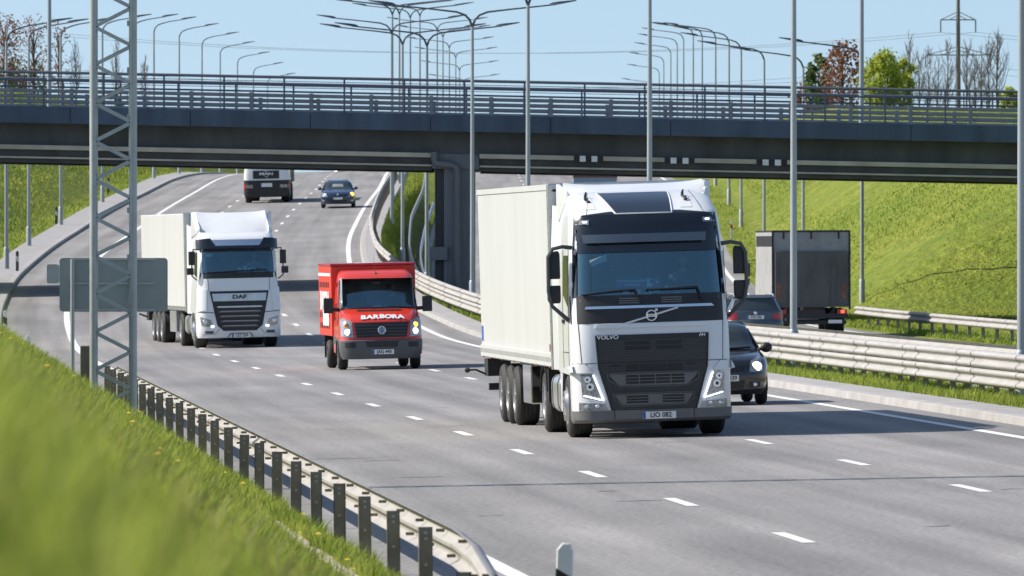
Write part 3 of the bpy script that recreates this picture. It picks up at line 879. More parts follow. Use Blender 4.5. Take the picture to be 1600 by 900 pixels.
# ------------------------------------------------------------------ vehicles: shared builders
class Shell:
    """cab front: plan outline (flat front with rounded corners) varying with height"""
    def __init__(s, levels):    # (z, yf, w, r, bulge, yb)
        z = [l[0] for l in levels]
        s.z = z; s.fn = [pchip(z, [l[k] for l in levels]) for k in (1, 2, 3, 4)]
        s.yb = lambda q: np.interp(q, z, [l[5] for l in levels])
    def par(s, z): return [float(f(z)) for f in s.fn] + [float(s.yb(z))]
    def y(s, x, z):
        yf, w, r, b, yb = s.par(z); t = min(abs(x), w); y = yf + b * (t / w) ** 2
        if t > w - r:
            q = min(1.0, (t - (w - r)) / r); y += r * (1 - math.sqrt(max(0, 1 - q * q)))
        return y
    def S(s, x, z, off=0.0):
        e = .004; w = s.par(z)[1]; x = max(-w, min(w, x)); xx = max(-w + .012, min(w - .012, x))
        p = Vector((x, s.y(x, z), z))
        if off:
            du = Vector((2 * e, s.y(xx + e, z) - s.y(xx - e, z), 0)); dv = Vector((0, s.y(xx, z + e) - s.y(xx, z - e), 2 * e))
            p = p + dv.cross(du).normalized() * -off if False else p + du.cross(dv).normalized() * off
        return p
    def cols(s, nf=13, nc=7):
        c = [('s', 1.0), ('s', .5), ('s', .12)]
        c += [('c', 90 * k / (nc - 1)) for k in range(nc - 1)]
        f = [('f', -1 + 2 * k / (nf - 1)) for k in range(nf)]
        return [(-1,) + q for q in c] + [(0,) + q for q in f] + [(1,) + q for q in reversed(c)]
    def pt(s, col, z):
        yf, w, r, b, yb = s.par(z); sd, k, v = col
        if k == 'f':
            x = v * (w - r); return Vector((x, s.y(x, z), z))
        if k == 'c':
            a = R(v); x = (w - r) + r * math.cos(a)
            return Vector((sd * x, yf + b * (x / w) ** 2 + r * (1 - math.sin(a)), z))
        y0 = yf + b + r
        return Vector((sd * w, y0 + (max(yb, y0 + .02) - y0) * v, z))
    def grid(s, mb, zs, cols, skip=None, cap_top=False, cap_bottom=False):
        vs = [s.pt(c, z) for z in zs for c in cols]; n = len(cols); fs = []
        for i in range(len(zs) - 1):
            for j in range(n - 1):
                if skip and skip(i, j): continue
                fs.append((i * n + j, i * n + j + 1, (i + 1) * n + j + 1, (i + 1) * n + j))
            if not skip or not skip(i, -1): fs.append((i * n + n - 1, i * n, (i + 1) * n, (i + 1) * n + n - 1))
        if cap_top: fs.append(tuple(range((len(zs) - 1) * n, len(zs) * n)))
        if cap_bottom: fs.append(tuple(range(n - 1, -1, -1)))
        mb.add(vs, fs)
    def quad(s, mb, c, nu=8, nv=4, off=.004, thick=0.0):
        """patch over corners bl, br, tr, tl given as (x, z)"""
        vs, fs = [], []
        for layer in ((off,) if not thick else (off, off - thick)):
            for j in range(nv + 1):
                for i in range(nu + 1):
                    u, v = i / nu, j / nv
                    x = (c[0][0] * (1 - u) + c[1][0] * u) * (1 - v) + (c[3][0] * (1 - u) + c[2][0] * u) * v
                    z = (c[0][1] * (1 - u) + c[1][1] * u) * (1 - v) + (c[3][1] * (1 - u) + c[2][1] * u) * v
                    vs.append(s.S(x, z, layer))
        n = nu + 1; N = n * (nv + 1)
        for j in range(nv):
            for i in range(nu):
                q = (j * n + i, j * n + i + 1, (j + 1) * n + i + 1, (j + 1) * n + i); fs.append(q)
                if thick: fs.append(tuple(N + k for k in reversed(q)))
        if thick:
            edge = [i for i in range(n)] + [j * n + nu for j in range(1, nv + 1)] + [nv * n + i for i in range(nu - 1, -1, -1)] + [j * n for j in range(nv - 1, 0, -1)]
            for k in range(len(edge)):
                a, b = edge[k], edge[(k + 1) % len(edge)]; fs.append((a, b, N + b, N + a))
        mb.add(vs, fs)
    def line(s, mb, pts, r, off=.006, sub=4, n=6):
        out = []
        for a, b in zip(pts[:-1], pts[1:]):
            for k in range(sub): out.append(s.S(a[0] + (b[0] - a[0]) * k / sub, a[1] + (b[1] - a[1]) * k / sub, off))
        out.append(s.S(pts[-1][0], pts[-1][1], off)); mb.tube(out, r, n)

def sym(c): return [(-c[1][0], c[1][1]), (-c[0][0], c[0][1]), (-c[3][0], c[3][1]), (-c[2][0], c[2][1])]

def wheel(par, x, y, r, w, side, rim='rim', dual=False, bolts=10, dish=.10, z=None):
    """side -1/+1: the outward face looks to -x/+x; x is the outer face"""
    z = r if z is None else z
    s = side; W_ = w if not dual else w * 2.15
    mb = MB()
    pr = [(r * .56, 0.02), (r * .60, 0), (r * .86, 0.0), (r * .955, .028), (r, .06)]
    n = 5; a = .06
    while a < W_ - .09:
        pr += [(r, a + .05), (r - .012, a + .052), (r - .012, a + .062), (r, a + .064)]; a += .066
    pr += [(r, W_ - .06), (r * .955, W_ - .028), (r * .86, W_), (r * .56, W_)]
    mb.lathe([(q, -s * b) for q, b in pr], (x, y, z), 'x', 36)
    o = mb.build('wheel', 'tyre', par, angle=28)
    mb = MB()
    mb.lathe([(r * .585, .01), (r * .585, -.006), (r * .55, -.004), (r * .52, .02), (r * .46, dish), (r * .24, dish * .8), (r * .22, dish * .2), (r * .13, dish * .1), (r * .12, .0), (.001, .0)] if s else [], (0, 0, 0), 'x', 28)
    mb.v = [Vector((x - s * v[0], y + v[1], z + v[2])) for v in mb.v]
    mb.cur = 1
    for k in range(bolts):
        q = 2 * PI * k / bolts
        mb.lathe([(r * .035, dish * .78), (r * .035, dish * .45)], (0, 0, 0), 'x', 6)
        m0 = len(mb.v) - 12
        for i in range(m0, len(mb.v)):
            v = mb.v[i]; mb.v[i] = (x - s * v[0], y + v[1] + r * .30 * math.cos(q), z + v[2] + r * .30 * math.sin(q))
    for k in range(10):
        q = 2 * PI * (k + .5) / 10
        mb.lathe([(r * .05, dish * 1.0), (r * .05, dish * .93)], (0, 0, 0), 'x', 8)
        m0 = len(mb.v) - 16
        for i in range(m0, len(mb.v)):
            v = mb.v[i]; mb.v[i] = (x - s * v[0], y + v[1] + r * .41 * math.cos(q), z + v[2] + r * .41 * math.sin(q))
    mb.build('rim', [rim, 'black'], o, angle=40)
    return o

def plate(par, x, y, z, txt, w=.52, h=.112, rot=0.0, align=None):
    mb = MB(); mb.box(-w / 2, w / 2, -.008, .008, -h / 2, h / 2)
    o = mb.build('licence_plate', 'plate', par, smooth=False, loc=(x, y, z))
    o.rotation_euler = (0, 0, rot)
    mb = MB(); mb.box(-w / 2 + .002, -w / 2 + .045, -.011, -.0085, -h / 2 + .003, h / 2 - .003); mb.build('country_band', 'plateblue', o, smooth=False)
    if txt: text(txt, h * .98, 'ink', o, (.024 if align is None else align, -.0105, 0), sx=.92, bold=.0012 * h / .112)
    return o

def driver(veh, lx, ly, lz, label, mat_top='jacket', hat=None, hair='hair', wheel_at=(0, -.52, .34)):
    """seated person, built around the hip point, facing -y"""
    mw = Matrix.Translation(veh.location) @ veh.rotation_euler.to_matrix().to_4x4()
    p = thing('person', label, 'person', mw @ Vector((lx, ly, lz)), veh.rotation_euler)
    wx, wy, wz = wheel_at
    J = {'pel': (0, 0, .02), 'sp': (0, .03, .22), 'ch': (0, .02, .42), 'nk': (0, -.01, .56), 'nk2': (0, -.03, .64)}
    V = [J['pel'], J['sp'], J['ch'], J['nk'], J['nk2']]; E = [(0, 1), (1, 2), (2, 3), (3, 4)]
    rad = [(.17, .13), (.155, .12), (.17, .115), (.065, .065), (.058, .06)]
    for s in (-1, 1):
        i = len(V)
        V += [(s * .18, .02, .49), (s * .27, -.20, .27), (s * .20, wy + .06, wz + .02), (s * .10, -.14, .02), (s * .14, -.46, .06), (s * .13, -.56, -.38), (s * .13, -.72, -.44)]
        E += [(2, i), (i, i + 1), (i + 1, i + 2), (0, i + 3), (i + 3, i + 4), (i + 4, i + 5), (i + 5, i + 6)]
        rad += [(.075, .075), (.05, .05), (.033, .033), (.10, .10), (.075, .075), (.05, .05), (.045, .045)]
    def grow(V, E, rad, grow_by=0.0, keep=None):
        me = bpy.data.meshes.new('body'); me.from_pydata(V, E, [])
        o = bpy.data.objects.new('body', me); C.objects.link(o)
        o.modifiers.new('skin', 'SKIN'); sd = o.modifiers.new('sub', 'SUBSURF'); sd.levels = 1; sd.render_levels = 1
        for k, v in enumerate(me.skin_vertices[0].data):
            v.radius = (rad[k][0] + grow_by, rad[k][1] + grow_by); v.use_root = (k == 0)
        dg = bpy.context.evaluated_depsgraph_get(); dg.update()
        m2 = bpy.data.meshes.new_from_object(o.evaluated_get(dg)); bpy.data.objects.remove(o); bpy.data.meshes.remove(me)
        mb = MB(); mb.v = [tuple(v.co) for v in m2.vertices]; mb.f = [tuple(q.vertices) for q in m2.polygons]; mb.mi = [0] * len(mb.f)
        bpy.data.meshes.remove(m2); return mb
    mb = grow(V, E, rad)
    hc = (0, -.05, .755)
    def face(d, q):
        q = q.copy()
        if d.y < -.5:                                          # nose, brow, mouth, chin
            q.y -= .026 * math.exp(-((d.x / .14) ** 2 + ((d.z + .05) / .18) ** 2))
            q.y -= .008 * math.exp(-((d.z - .32) / .1) ** 2)
            q.y += .010 * math.exp(-(((abs(d.x) - .33) / .14) ** 2 + ((d.z - .15) / .12) ** 2))
        if d.z < -.3: q.x *= 1 - .32 * (-.3 - d.z); q.y -= .012 * (-.3 - d.z) * (1 if d.y < 0 else 0)
        return q
    mb.ball(hc, (.078, .098, .120), 20, 14, face)
    for s in (-1, 1):
        mb.ball((s * .079, -.03, .745), (.012, .022, .034), 8, 6)
        hb = Vector((s * .20, wy + .05, wz + .02))
        mb.ball(hb + Vector((0, -.05, .005)), (.042, .055, .022), 10, 8)
        for k in range(4):
            f0 = hb + Vector((s * (-.03 + .02 * k), -.085, .012)); ln = (.8, .95, 1.0, .9)[k]
            mb.tube([f0, f0 + Vector((0, -.032 * ln, .004)), f0 + Vector((0, -.052 * ln, -.018)), f0 + Vector((0, -.040 * ln, -.040))], [.0095, .009, .008, .0065], 7)
        t0 = hb + Vector((-s * .036, -.04, .0)); mb.tube([t0, t0 + Vector((-s * .022, -.022, .012)), t0 + Vector((-s * .022, -.05, .008))], [.011, .010, .008], 7)
    mb.build('body', 'skin', p, angle=80)
    keep = [0, 1, 2] ; V2 = [V[0], V[1], V[2], (0, 0, .535)]; E2 = [(0, 1), (1, 2), (2, 3)]; r2 = [rad[0], rad[1], rad[2], (.085, .075)]
    for s in (-1, 1):
        b = 5 + (0 if s < 0 else 7); i = len(V2)
        wv = Vector(V[b + 1]).lerp(Vector(V[b + 2]), .85)
        V2 += [V[b], V[b + 1], tuple(wv)]; E2 += [(2, i), (i, i + 1), (i + 1, i + 2)]; r2 += [rad[b], rad[b + 1], (.038, .038)]
    grow(V2, E2, r2, .016).build('jacket', mat_top, p, angle=80)
    V3 = [V[0]]; E3 = []; r3 = [rad[0]]
    for s in (-1, 1):
        b = 5 + (0 if s < 0 else 7); i = len(V3)
        V3 += [V[b + 3], V[b + 4], V[b + 5]]; E3 += [(0, i), (i, i + 1), (i + 1, i + 2)]; r3 += [rad[b + 3], rad[b + 4], rad[b + 5]]
    grow(V3, E3, r3, .014).build('trousers', 'jacket', p, angle=80)
    mb = MB()
    for s in (-1, 1): mb.ball((s * .030, -.137, .772), (.011, .006, .007), 8, 6)
    mb.cur = 1; mb.ball((0, -.140, .700), (.024, .006, .005), 8, 6)
    mb.build('eyes', ['ink', 'capred'], p)
    mb = MB()
    def hf(d, q):
        return q if d.z > (.25 if d.y < -.2 else -.25) else q * .9
    mb.ball((0, -.042, .763), (.084, .102, .124), 16, 12, hf)
    mb.build('hair', hair, p)
    if hat:
        mb = MB(); mb.ball((0, -.042, .79), (.090, .108, .105), 16, 12, lambda d, q: q if d.z > -.05 else Vector((q.x, q.y, -.005)))
        mb.box(-.06, .06, -.22, -.12, .79, .80); mb.build('cap', hat, p)
    return p

def place(px, py, d, label, name, cat, head, z=None, roll=None, pitch=0.0, group=None):
    x = (px - 800) * d / F
    t = x - float(L(d))
    if z is None: z = float(Zroad(t, d))
    return thing(name, label, cat, (x, d, z), (pitch, -(SL if roll is None else roll), -math.atan(head)), group)

def seat(par, x, y, z, w=.5):
    mb = MB(); mb.box(x - w / 2, x + w / 2, y - .1, y + .42, z - .14, z); mb.box(x - w / 2, x + w / 2, y + .34, y + .48, z, z + .62)
    mb.box(x - .14, x + .14, y + .36, y + .46, z + .64, z + .86)
    return mb.build('seat', 'seat', par, bevel=.045)
def steering(par, x, y, z, r=.22, tilt=35):
    mb = MB(); pts = []
    for k in range(25):
        q = 2 * PI * k / 24; p = Vector((r * math.cos(q), 0, r * math.sin(q))); p.rotate(Euler((R(-tilt), 0, 0))); pts.append(p + Vector((x, y, z)))
    mb.tube(pts, .017, 8, False)
    for q in (0, 120, 240):
        p = Vector((r * math.cos(R(q - 90)), 0, r * math.sin(R(q - 90)))); p.rotate(Euler((R(-tilt), 0, 0))); mb.tube([(x, y, z), p + Vector((x, y, z))], .014, 6)
    mb.ball((x, y, z), (.06, .03, .06), 8, 6)
    return mb.build('steering_wheel', 'black', par)
def lining(par, w, y0, y1, z0, z1, name='cab_interior', mat='interior'):
    mb = MB()
    vs = [(-w, y0, z0), (w, y0, z0), (w, y1, z0), (-w, y1, z0), (-w, y0, z1), (w, y0, z1), (w, y1, z1), (-w, y1, z1)]
    mb.add(vs, [(0, 1, 2, 3), (4, 7, 6, 5), (1, 2, 6, 5), (2, 3, 7, 6), (3, 0, 4, 7)])
    return mb.build(name, mat, par, smooth=False, normals=False)

# ------------------------------------------------------------------ the white lorry in front
HV = -.088
VO = place(1024, 685, 129.0, 'large white articulated lorry with black grille and white box trailer, nearest vehicle', 'articulated_lorry', 'lorry', HV, roll=.030)
VO.location.z += .0
sh = Shell([(.42, .0, 1.235, .30, .10, .62), (1.0, .0, 1.245, .30, .10, .62), (1.03, .0, 1.245, .30, .10, 2.3), (1.6, .02, 1.245, .31, .12, 2.3), (2.0, .075, 1.24, .31, .13, 2.3),
            (2.2, .115, 1.235, .30, .14, 2.3), (2.92, .27, 1.20, .29, .14, 2.3), (3.2, .33, 1.185, .30, .14, 2.3), (3.46, .43, 1.16, .32, .14, 2.3),
            (3.56, .63, 1.14, .36, .12, 2.3), (3.70, 1.0, 1.11, .38, .1, 2.3), (3.84, 1.6, 1.06, .4, .08, 2.3)])
cols = sh.cols(13, 7)
zs = [.42, .7, 1.0, 1.03, 1.3, 1.6, 1.8, 2.0, 2.2, 2.4, 2.65, 2.92, 3.06, 3.2, 3.34, 3.46, 3.51, 3.56, 3.63, 3.70, 3.77, 3.84]
jl = next(k for k, c in enumerate(cols) if c[1] == 'c' and c[2] >= 45); jr = len(cols) - 1 - jl
i0, i1 = zs.index(2.2), zs.index(2.92)
hole = lambda i, j: (i0 <= i < i1 and jl <= j < jr)
mb = MB(); sh.grid(mb, zs, cols, hole, cap_top=True); CAB = mb.build('cab', 'white', VO, angle=32)
gcols = cols[jl:jr + 1]
mb = MB(); n = len(gcols)
vs = [sh.pt(c, z) + Vector((0, .012, 0)) for z in zs[i0:i1 + 1] for c in gcols]
mb.add(vs, [(i * n + j, i * n + j + 1, (i + 1) * n + j + 1, (i + 1) * n + j) for i in range(i1 - i0) for j in range(n - 1)])
mb.build('windscreen', 'glass', VO)
lining(VO, 1.10, .52, 2.2, 1.55, 3.25)
# black frame around the glass, visor panel, logo band
mb = MB()
sh.quad(mb, [(-1.16, 2.885), (1.16, 2.885), (1.105, 3.47), (-1.105, 3.47)], 22, 8, .006)
mb.build('roof_front_panel', 'blackgloss', VO)
mb = MB(); sh.quad(mb, [(-1.10, 3.462), (1.10, 3.462), (.55, 3.52), (-.55, 3.52)], 18, 3, .006); mb.build('panel_edge', 'blackgloss', VO)
mb = MB(); sh.quad(mb, [(-1.225, 1.79), (1.225, 1.79), (1.225, 2.225), (-1.225, 2.225)], 24, 6, .005)
mb.build('windscreen_cowl', 'black', VO)
mb = MB()
for s in (-1, 1): sh.quad(mb, [(s * 1.16 - .03, 2.2), (s * 1.16 + .03, 2.2), (s * 1.125 + .03, 2.9), (s * 1.125 - .03, 2.9)], 2, 6, .006)
mb.build('windscreen_frame', 'blackgloss', VO)
mb = MB(); sh.quad(mb, [(-1.02, 2.015), (.99, 2.015), (.95, 2.055), (-1.0, 2.055)], 14, 1, .02, .02); mb.build('trim_strip', 'chrome', VO)
mb = MB(); sh.quad(mb, [(-.88, 1.715), (.90, 1.715), (.86, 1.775), (-.84, 1.775)], 12, 2, .03, .04); mb.build('trim_ledge', 'white', VO)
mb = MB(); sh.line(mb, [(-.43, 1.775), (.42, 2.01)], .016, .012, 6); mb.build('diagonal_bar', 'chrome', VO)
mb = MB()
c0 = sh.S(0.0, 1.895, .02); pts = [c0 + Vector((.078 * math.cos(2 * PI * k / 24), -.005, .078 * math.sin(2 * PI * k / 24))) for k in range(25)]
mb.tube(pts, .013, 8, False); mb.tube([c0 + Vector((.052, 0, .058)), c0 + Vector((.088, -.004, .098))], .009, 6)
mb.tube([c0 + Vector((.055, -.004, .098)), c0 + Vector((.088, -.004, .098)), c0 + Vector((.088, -.004, .064))], .009, 6)
mb.box(c0.x - .075, c0.x + .075, c0.y - .006, c0.y + .004, c0.z - .020, c0.z + .020)
em = mb.build('emblem', 'chrome', VO); text('VOLVO', .034, 'ink', em, (c0.x, c0.y - .008, c0.z), bold=.0008)
for s in (-1, 1):     # cowl vents and maintenance handles
    mb = MB()
    for k in range(3): sh.quad(mb, [(s * .33 - .16, 2.09 + .035 * k), (s * .33 + .16, 2.09 + .035 * k), (s * .33 + .16, 2.108 + .035 * k), (s * .33 - .16, 2.108 + .035 * k)], 3, 1, .012, .01)
    mb.build('cowl_vent', 'mgrey', VO)
# grille
G1 = [(-.845, 1.10), (.845, 1.10), (.875, 1.60), (-.875, 1.60)]; G2 = [(-.66, .44), (.66, .44), (.845, 1.10), (-.845, 1.10)]
mb = MB(); sh.quad(mb, G1, 14, 5, .012, .03); sh.quad(mb, G2, 14, 6, .012, .03)
def meshmat():
    m = P('grille_mesh', (.040, .038, .036), .5, var=.2)
    n, l = m.node_tree.nodes, m.node_tree.links
    br_ = n.new('ShaderNodeTexBrick'); br_.inputs['Scale'].default_value = 14; br_.inputs['Mortar Size'].default_value = .03
    br_.inputs['Color1'].default_value = (.012, .012, .012, 1); br_.inputs['Color2'].default_value = (.018, .018, .018, 1); br_.inputs['Mortar'].default_value = (.105, .10, .095, 1)
    br_.inputs['Brick Width'].default_value = .62; br_.inputs['Row Height'].default_value = .36
    tc = n.new('ShaderNodeTexCoord'); mp = n.new('ShaderNodeMapping'); mp.inputs['Rotation'].default_value = (R(90), 0, 0)
    l.new(tc.outputs['Object'], mp.inputs['Vector']); l.new(mp.outputs['Vector'], br_.inputs['Vector'])
    l.new(br_.outputs['Color'], n['Principled BSDF'].inputs['Base Color']); return m
M['grille'] = meshmat()
GR = mb.build('grille', 'grille', VO)
mb = MB()
sh.line(mb, [(-.655, .445), (-.845, 1.10), (-.875, 1.60)], .012, .016, 8); sh.line(mb, [(.655, .445), (.845, 1.10), (.875, 1.60)], .012, .016, 8)
sh.quad(mb, [(-.85, 1.165), (.85, 1.165), (.85, 1.185), (-.85, 1.185)], 12, 1, .02, .02)
sh.quad(mb, [(-.87, 1.535), (.87, 1.535), (.878, 1.61), (-.878, 1.61)], 12, 1, .016, .02)
mb.build('grille_frame', 'black', GR)
for xa, xb in ((-.435, -.04), (.055, .455)):
    for zz in (1.475, 1.40):
        mb = MB(); sh.quad(mb, [(xa, zz - .032), (xb, zz - .032), (xb, zz + .03), (xa, zz + .03)], 4, 1, .016); mb.build('grille_opening', 'ink', GR)
for xa, xb, za, zb_ in ((-.43, -.23, 1.02, 1.14), (-.21, .20, 1.02, 1.14), (.22, .46, 1.02, 1.14), (-.66, -.5, 1.115, 1.15), (.52, .66, 1.115, 1.15)):
    mb = MB(); sh.quad(mb, [(xa, za), (xb, za), (xb, zb_), (xa, zb_)], 4, 2, .016); mb.build('grille_opening', 'ink', GR)
def intake(xt, xb_, z0, z1, inner):
    mb = MB(); sh.quad(mb, [(-xb_, z0), (xb_, z0), (xt, z1), (-xt, z1)], 12, 3, .018, .01); mb.build('intake_panel', 'mgrey', GR)
    mb = MB(); sh.line(mb, [(-xt, z1), (-xt * .97, (z0 + z1) / 2), (-xb_, z0), (xb_, z0), (xt * .97, (z0 + z1) / 2), (xt, z1), (-xt, z1)], .017, .024, 5); mb.build('intake_frame', 'dgrey', GR)
    for xa, xc in inner:
        mb = MB()
        for k in range(3):
            za = z0 + .045 + (z1 - z0 - .07) * k / 3; zb2 = za + (z1 - z0 - .07) / 3 - .012
            sh.quad(mb, [(xa, za), (xc, za), (xc, zb2), (xa, zb2)], 3, 1, .020)
        mb.build('intake_slot', 'ink', GR)
intake(.72, .52, .80, 1.02, ((-.43, -.23), (-.215, .02), (.035, .26), (.275, .48)))
intake(.63, .50, .50, .70, ((-.43, -.09), (.13, .47)))
text('VOLVO', .088, 'whiteink', GR, tuple(sh.S(-.69, 1.572, .026)), (R(90), 0, R(-2.5)), bold=.002, sx=1.15)
text('FH', .07, 'whiteink', GR, tuple(sh.S(.775, 1.572, .026)), (R(90), 0, R(3)), bold=.0015, shear=.25, sx=1.15)
# headlamps, fog lamps, corner deflectors
for s in (-1, 1):
    c = [(-1.10, .66), (-.80, .585), (-.935, 1.015), (-1.125, 1.01)]
    if s > 0: c = sym(c)
    mb = MB(); sh.quad(mb, c, 6, 8, .008, .03); h = mb.build('headlamp', 'lens', VO)
    mb = MB(); sh.line(mb, [(s * .935, 1.0), (s * .785, .60), (s * 1.075, .68)], .009, .02, 5); mb.build('daylight_strip', 'drl', h)
    mb = MB()
    for (a, b, r) in ((-1.02, .93, .052), (-.985, .815, .06)):
        mb = MB(); p = sh.S(s * abs(a), b, .012); mb.lathe([(r, -.03), (r, 0), (r * .8, .01), (r * .3, .025), (.001, .025)], p, 'y', 16); mb.build('lamp_bowl', 'chrome', h)
    mb = MB()
    for (a, b, r) in ((-1.02, .93, .03), (-.985, .815, .035)):
        mb = MB(); p = sh.S(s * abs(a), b, .03); mb.ball(p, (r, r * .6, r), 10, 8); mb.build('lamp_eye', 'blackgloss', h)
    c = [(-1.15, .445), (-.72, .455), (-.76, .545), (-1.15, .575)]
    if s > 0: c = sym(c)
    mb = MB(); sh.quad(mb, c, 8, 2, .01, .03); f = mb.build('fog_lamp', 'lens', VO)
    for a in (1.04, .88):
        mb = MB(); mb.ball(sh.S(s * a, .51, .012), (.035, .02, .03), 10, 8); mb.build('lamp_eye', 'chrome', f)
    mb = MB(); mb.loft([[Vector((s * 1.285, .22, 1.10)), Vector((s * 1.285, .62, 1.12)), Vector((s * 1.245, .62, 1.14)), Vector((s * 1.245, .20, 1.16))],
                        [Vector((s * 1.295, .18, 1.045)), Vector((s * 1.295, .62, 1.04)), Vector((s * 1.24, .62, 1.03)), Vector((s * 1.24, .16, 1.05))]])
    sh.quad(mb, ([(-1.235, 1.03), (-.93, 1.03), (-1.05, 1.17), (-1.235, 1.13)] if s < 0 else sym([(-1.235, 1.03), (-.93, 1.03), (-1.05, 1.17), (-1.235, 1.13)])), 6, 3, .03, .035)
    mb.build('corner_deflector', 'white', VO)
# bumper
bs = Shell([(.25, .05, 1.22, .30, .10, .60), (.30, -.02, 1.245, .30, .10, .60), (.44, -.02, 1.252, .30, .10, .60)])
mb = MB(); bs.grid(mb, [.25, .27, .30, .37, .44], bs.cols(9, 6), None, True, True); mb.build('bumper', 'mgrey', VO)
mb = MB()
for s in (-.62, .62): bs.line(mb, [(s, .27), (s, .44)], .006, .0)
mb.build('bumper_joint', 'ink', VO)
plate(VO, .07, -.045, .352, 'LIO 082')
# sun visor, marker lamps, wipers, mirror inside the front
def bar(z0, z1, x0, x1, off, name, mat, thick=.02):
    mb = MB(); sh.quad(mb, [(x0, z0), (x1, z0), (x1 + .015, z1), (x0 - .02, z1)], 16, 2, off, thick); return mb.build(name, mat, VO, angle=60)
M['smoke'] = P('smoked_visor', (.10, .125, .16), .25, coat=.4, var=.05)
bar(3.02, 3.145, -.96, .88, .12, 'sun_visor', 'smoke')
mb = MB()
for xx in (-.9, 0, .84): sh.quad(mb, [(xx - .02, 3.06), (xx + .02, 3.06), (xx + .02, 3.12), (xx - .02, 3.12)], 1, 1, .10, .10)
mb.build('visor_bracket', 'black', VO)
for s in (-1, 1):
    mb = MB(); sh.quad(mb, [(s * .97 - .075, 3.325), (s * .97 + .075, 3.325), (s * .95 + .06, 3.395), (s * .95 - .06, 3.395)], 3, 2, .02, .02)
    o = mb.build('marker_lamp', 'lens', VO)
    mb = MB(); sh.quad(mb, [(s * .95 - .03, 3.352), (s * .95 + .03, 3.352), (s * .95 + .03, 3.372), (s * .95 - .03, 3.372)], 2, 1, .026, .004); mb.build('lamp_eye', 'drl', o)
mb = MB(); sh.quad(mb, [(-.47, 3.485), (.40, 3.485), (.44, 3.80), (-.645, 3.80)], 10, 6, .012, .02); mb.build('skylight', 'blackgloss', VO)
mb = MB(); sh.line(mb, [(-.47, 3.48), (.41, 3.48), (.455, 3.805), (-.66, 3.805), (-.47, 3.48)], .014, .008, 6); mb.build('skylight_frame', 'white', VO)
for s, xx in ((-1, -.86), (1, .66)):
    mb = MB(); p = sh.S(xx, 3.70, 0)
    sh.quad(mb, [(xx - .10, 3.56), (xx + .10, 3.56), (xx + .07, 3.79), (xx - .07, 3.79)], 3, 3, .006)
    o = mb.build('roof_pad', 'white', VO)
    mb = MB(); mb.tube([p + Vector((0, .15, 0)), p + Vector((0, .15, .09)), p + Vector((.01, .12, .14))], [.03, .022, .012], 6)
    mb.tube([p + Vector((0, .1, .03)), p + Vector((s * .03, -.06, .03))], [.03, .015], 8); mb.ball(p + Vector((.02, -.10, -.01)), (.035, .035, .02), 10, 6)
    mb.build('roof_horn', 'black', VO)
def wiper(pts, r0):
    mb = MB(); q = [sh.S(a, b, o) for a, b, o in pts]; mb.tube(q, [r0 * 1.5, r0 * 1.3] + [r0] * (len(q) - 2), 6); mb.build('wiper', 'black', VO)
wiper([(-.15, 2.10, .03), (-.245, 2.30, .035), (-.6, 2.285, .03), (-1.05, 2.235, .03)], .014)
wiper([(.80, 2.11, .03), (.74, 2.31, .035), (.3, 2.30, .03), (-.06, 2.29, .03)], .014)
mb = MB()
p = sh.S(-.78, 2.72, -.03)
mb.loft([[p + Vector((a, b, c)) for a, b, c in ring] for ring in ([(-.14, 0, .06), (.13, 0, .15), (.14, .02, .05), (-.12, .02, -.04)], [(-.12, .06, .05), (.13, .06, .15), (.14, .08, .02), (-.08, .08, -.05)])])
mb.cur = 1; mb.ball(p + Vector((.03, .06, -.05)), (.13, .05, .12), 12, 8); mb.tube([p + Vector((0, .05, .1)), p + Vector((.03, .08, .25))], .02, 6)
mb.build('front_mirror', ['paper', 'black'], VO)
# dashboard, board and papers behind the glass
mb = MB(); mb.loft([[Vector((x, y, z)) for x, z in ((-1.05, 2.0), (1.05, 2.0), (1.05, 2.22 + h), (.7, 2.27 + h), (-.7, 2.27 + h), (-1.05, 2.22 + h))] for y, h in ((.52, -.04), (.62, 0), (1.0, .03))]); mb.build('dashboard', 'dash', VO)
mb = MB(); q = []
for k in range(13):
    a = -1 + k / 6; q.append(Vector((a * .82 + .02, .62 + .10 * a * a, 2.47 - .16 * a ** 4)))
mb.tube(q, .008, 6); mb.build('dash_rim', 'mgrey', VO)
mb = MB(); mb.cur = 0; mb.box(-.50, .19, .42, .44, 2.34, 2.475)
mb.cur = 1; mb.box(-.02, .07, .411, .419, 2.33, 2.47); mb.cur = 2; mb.box(.035, .07, .407, .410, 2.40, 2.46)
bd = mb.build('name_board', ['plateblue', 'paper', 'capred'], VO, smooth=False)
mb = MB()
for k in range(13): mb.box(-.48 + k * .034, -.458 + k * .034, .412, .4195, 2.422, 2.45)
for k in range(6): mb.box(-.36 + k * .04, -.335 + k * .04, .412, .4195, 2.365, 2.395)
mb.box(.12, .16, .412, .4195, 2.395, 2.425)
mb.build('lettering_mark', 'whiteink', bd, smooth=False)
mb = MB()
for xx, zz, w, hh in ((-.35, 2.24, .10, .06), (-.14, 2.22, .05, .08), (.03, 2.22, .05, .07), (.13, 2.25, .12, .05), (.29, 2.30, .06, .05), (-.05, 2.2, .08, .05), (.42, 2.42, .04, .03), (.36, 2.46, .06, .06), (.45, 2.21, .07, .03)):
    mb.box(xx - w / 2, xx + w / 2, .405, .409, zz, zz + hh)
mb.build('paper', 'paper', VO, smooth=False)
seat(VO, .62, 1.15, 1.98, .52); seat(VO, -.62, 1.15, 1.98, .52)
steering(VO, .62, .72, 2.30, .23, 50)
driver(VO, .62, 1.10, 2.0, 'man in dark red cap driving the nearest white lorry', 'jacket', 'capred', wheel_at=(0, -.36, .30))
mb = MB()
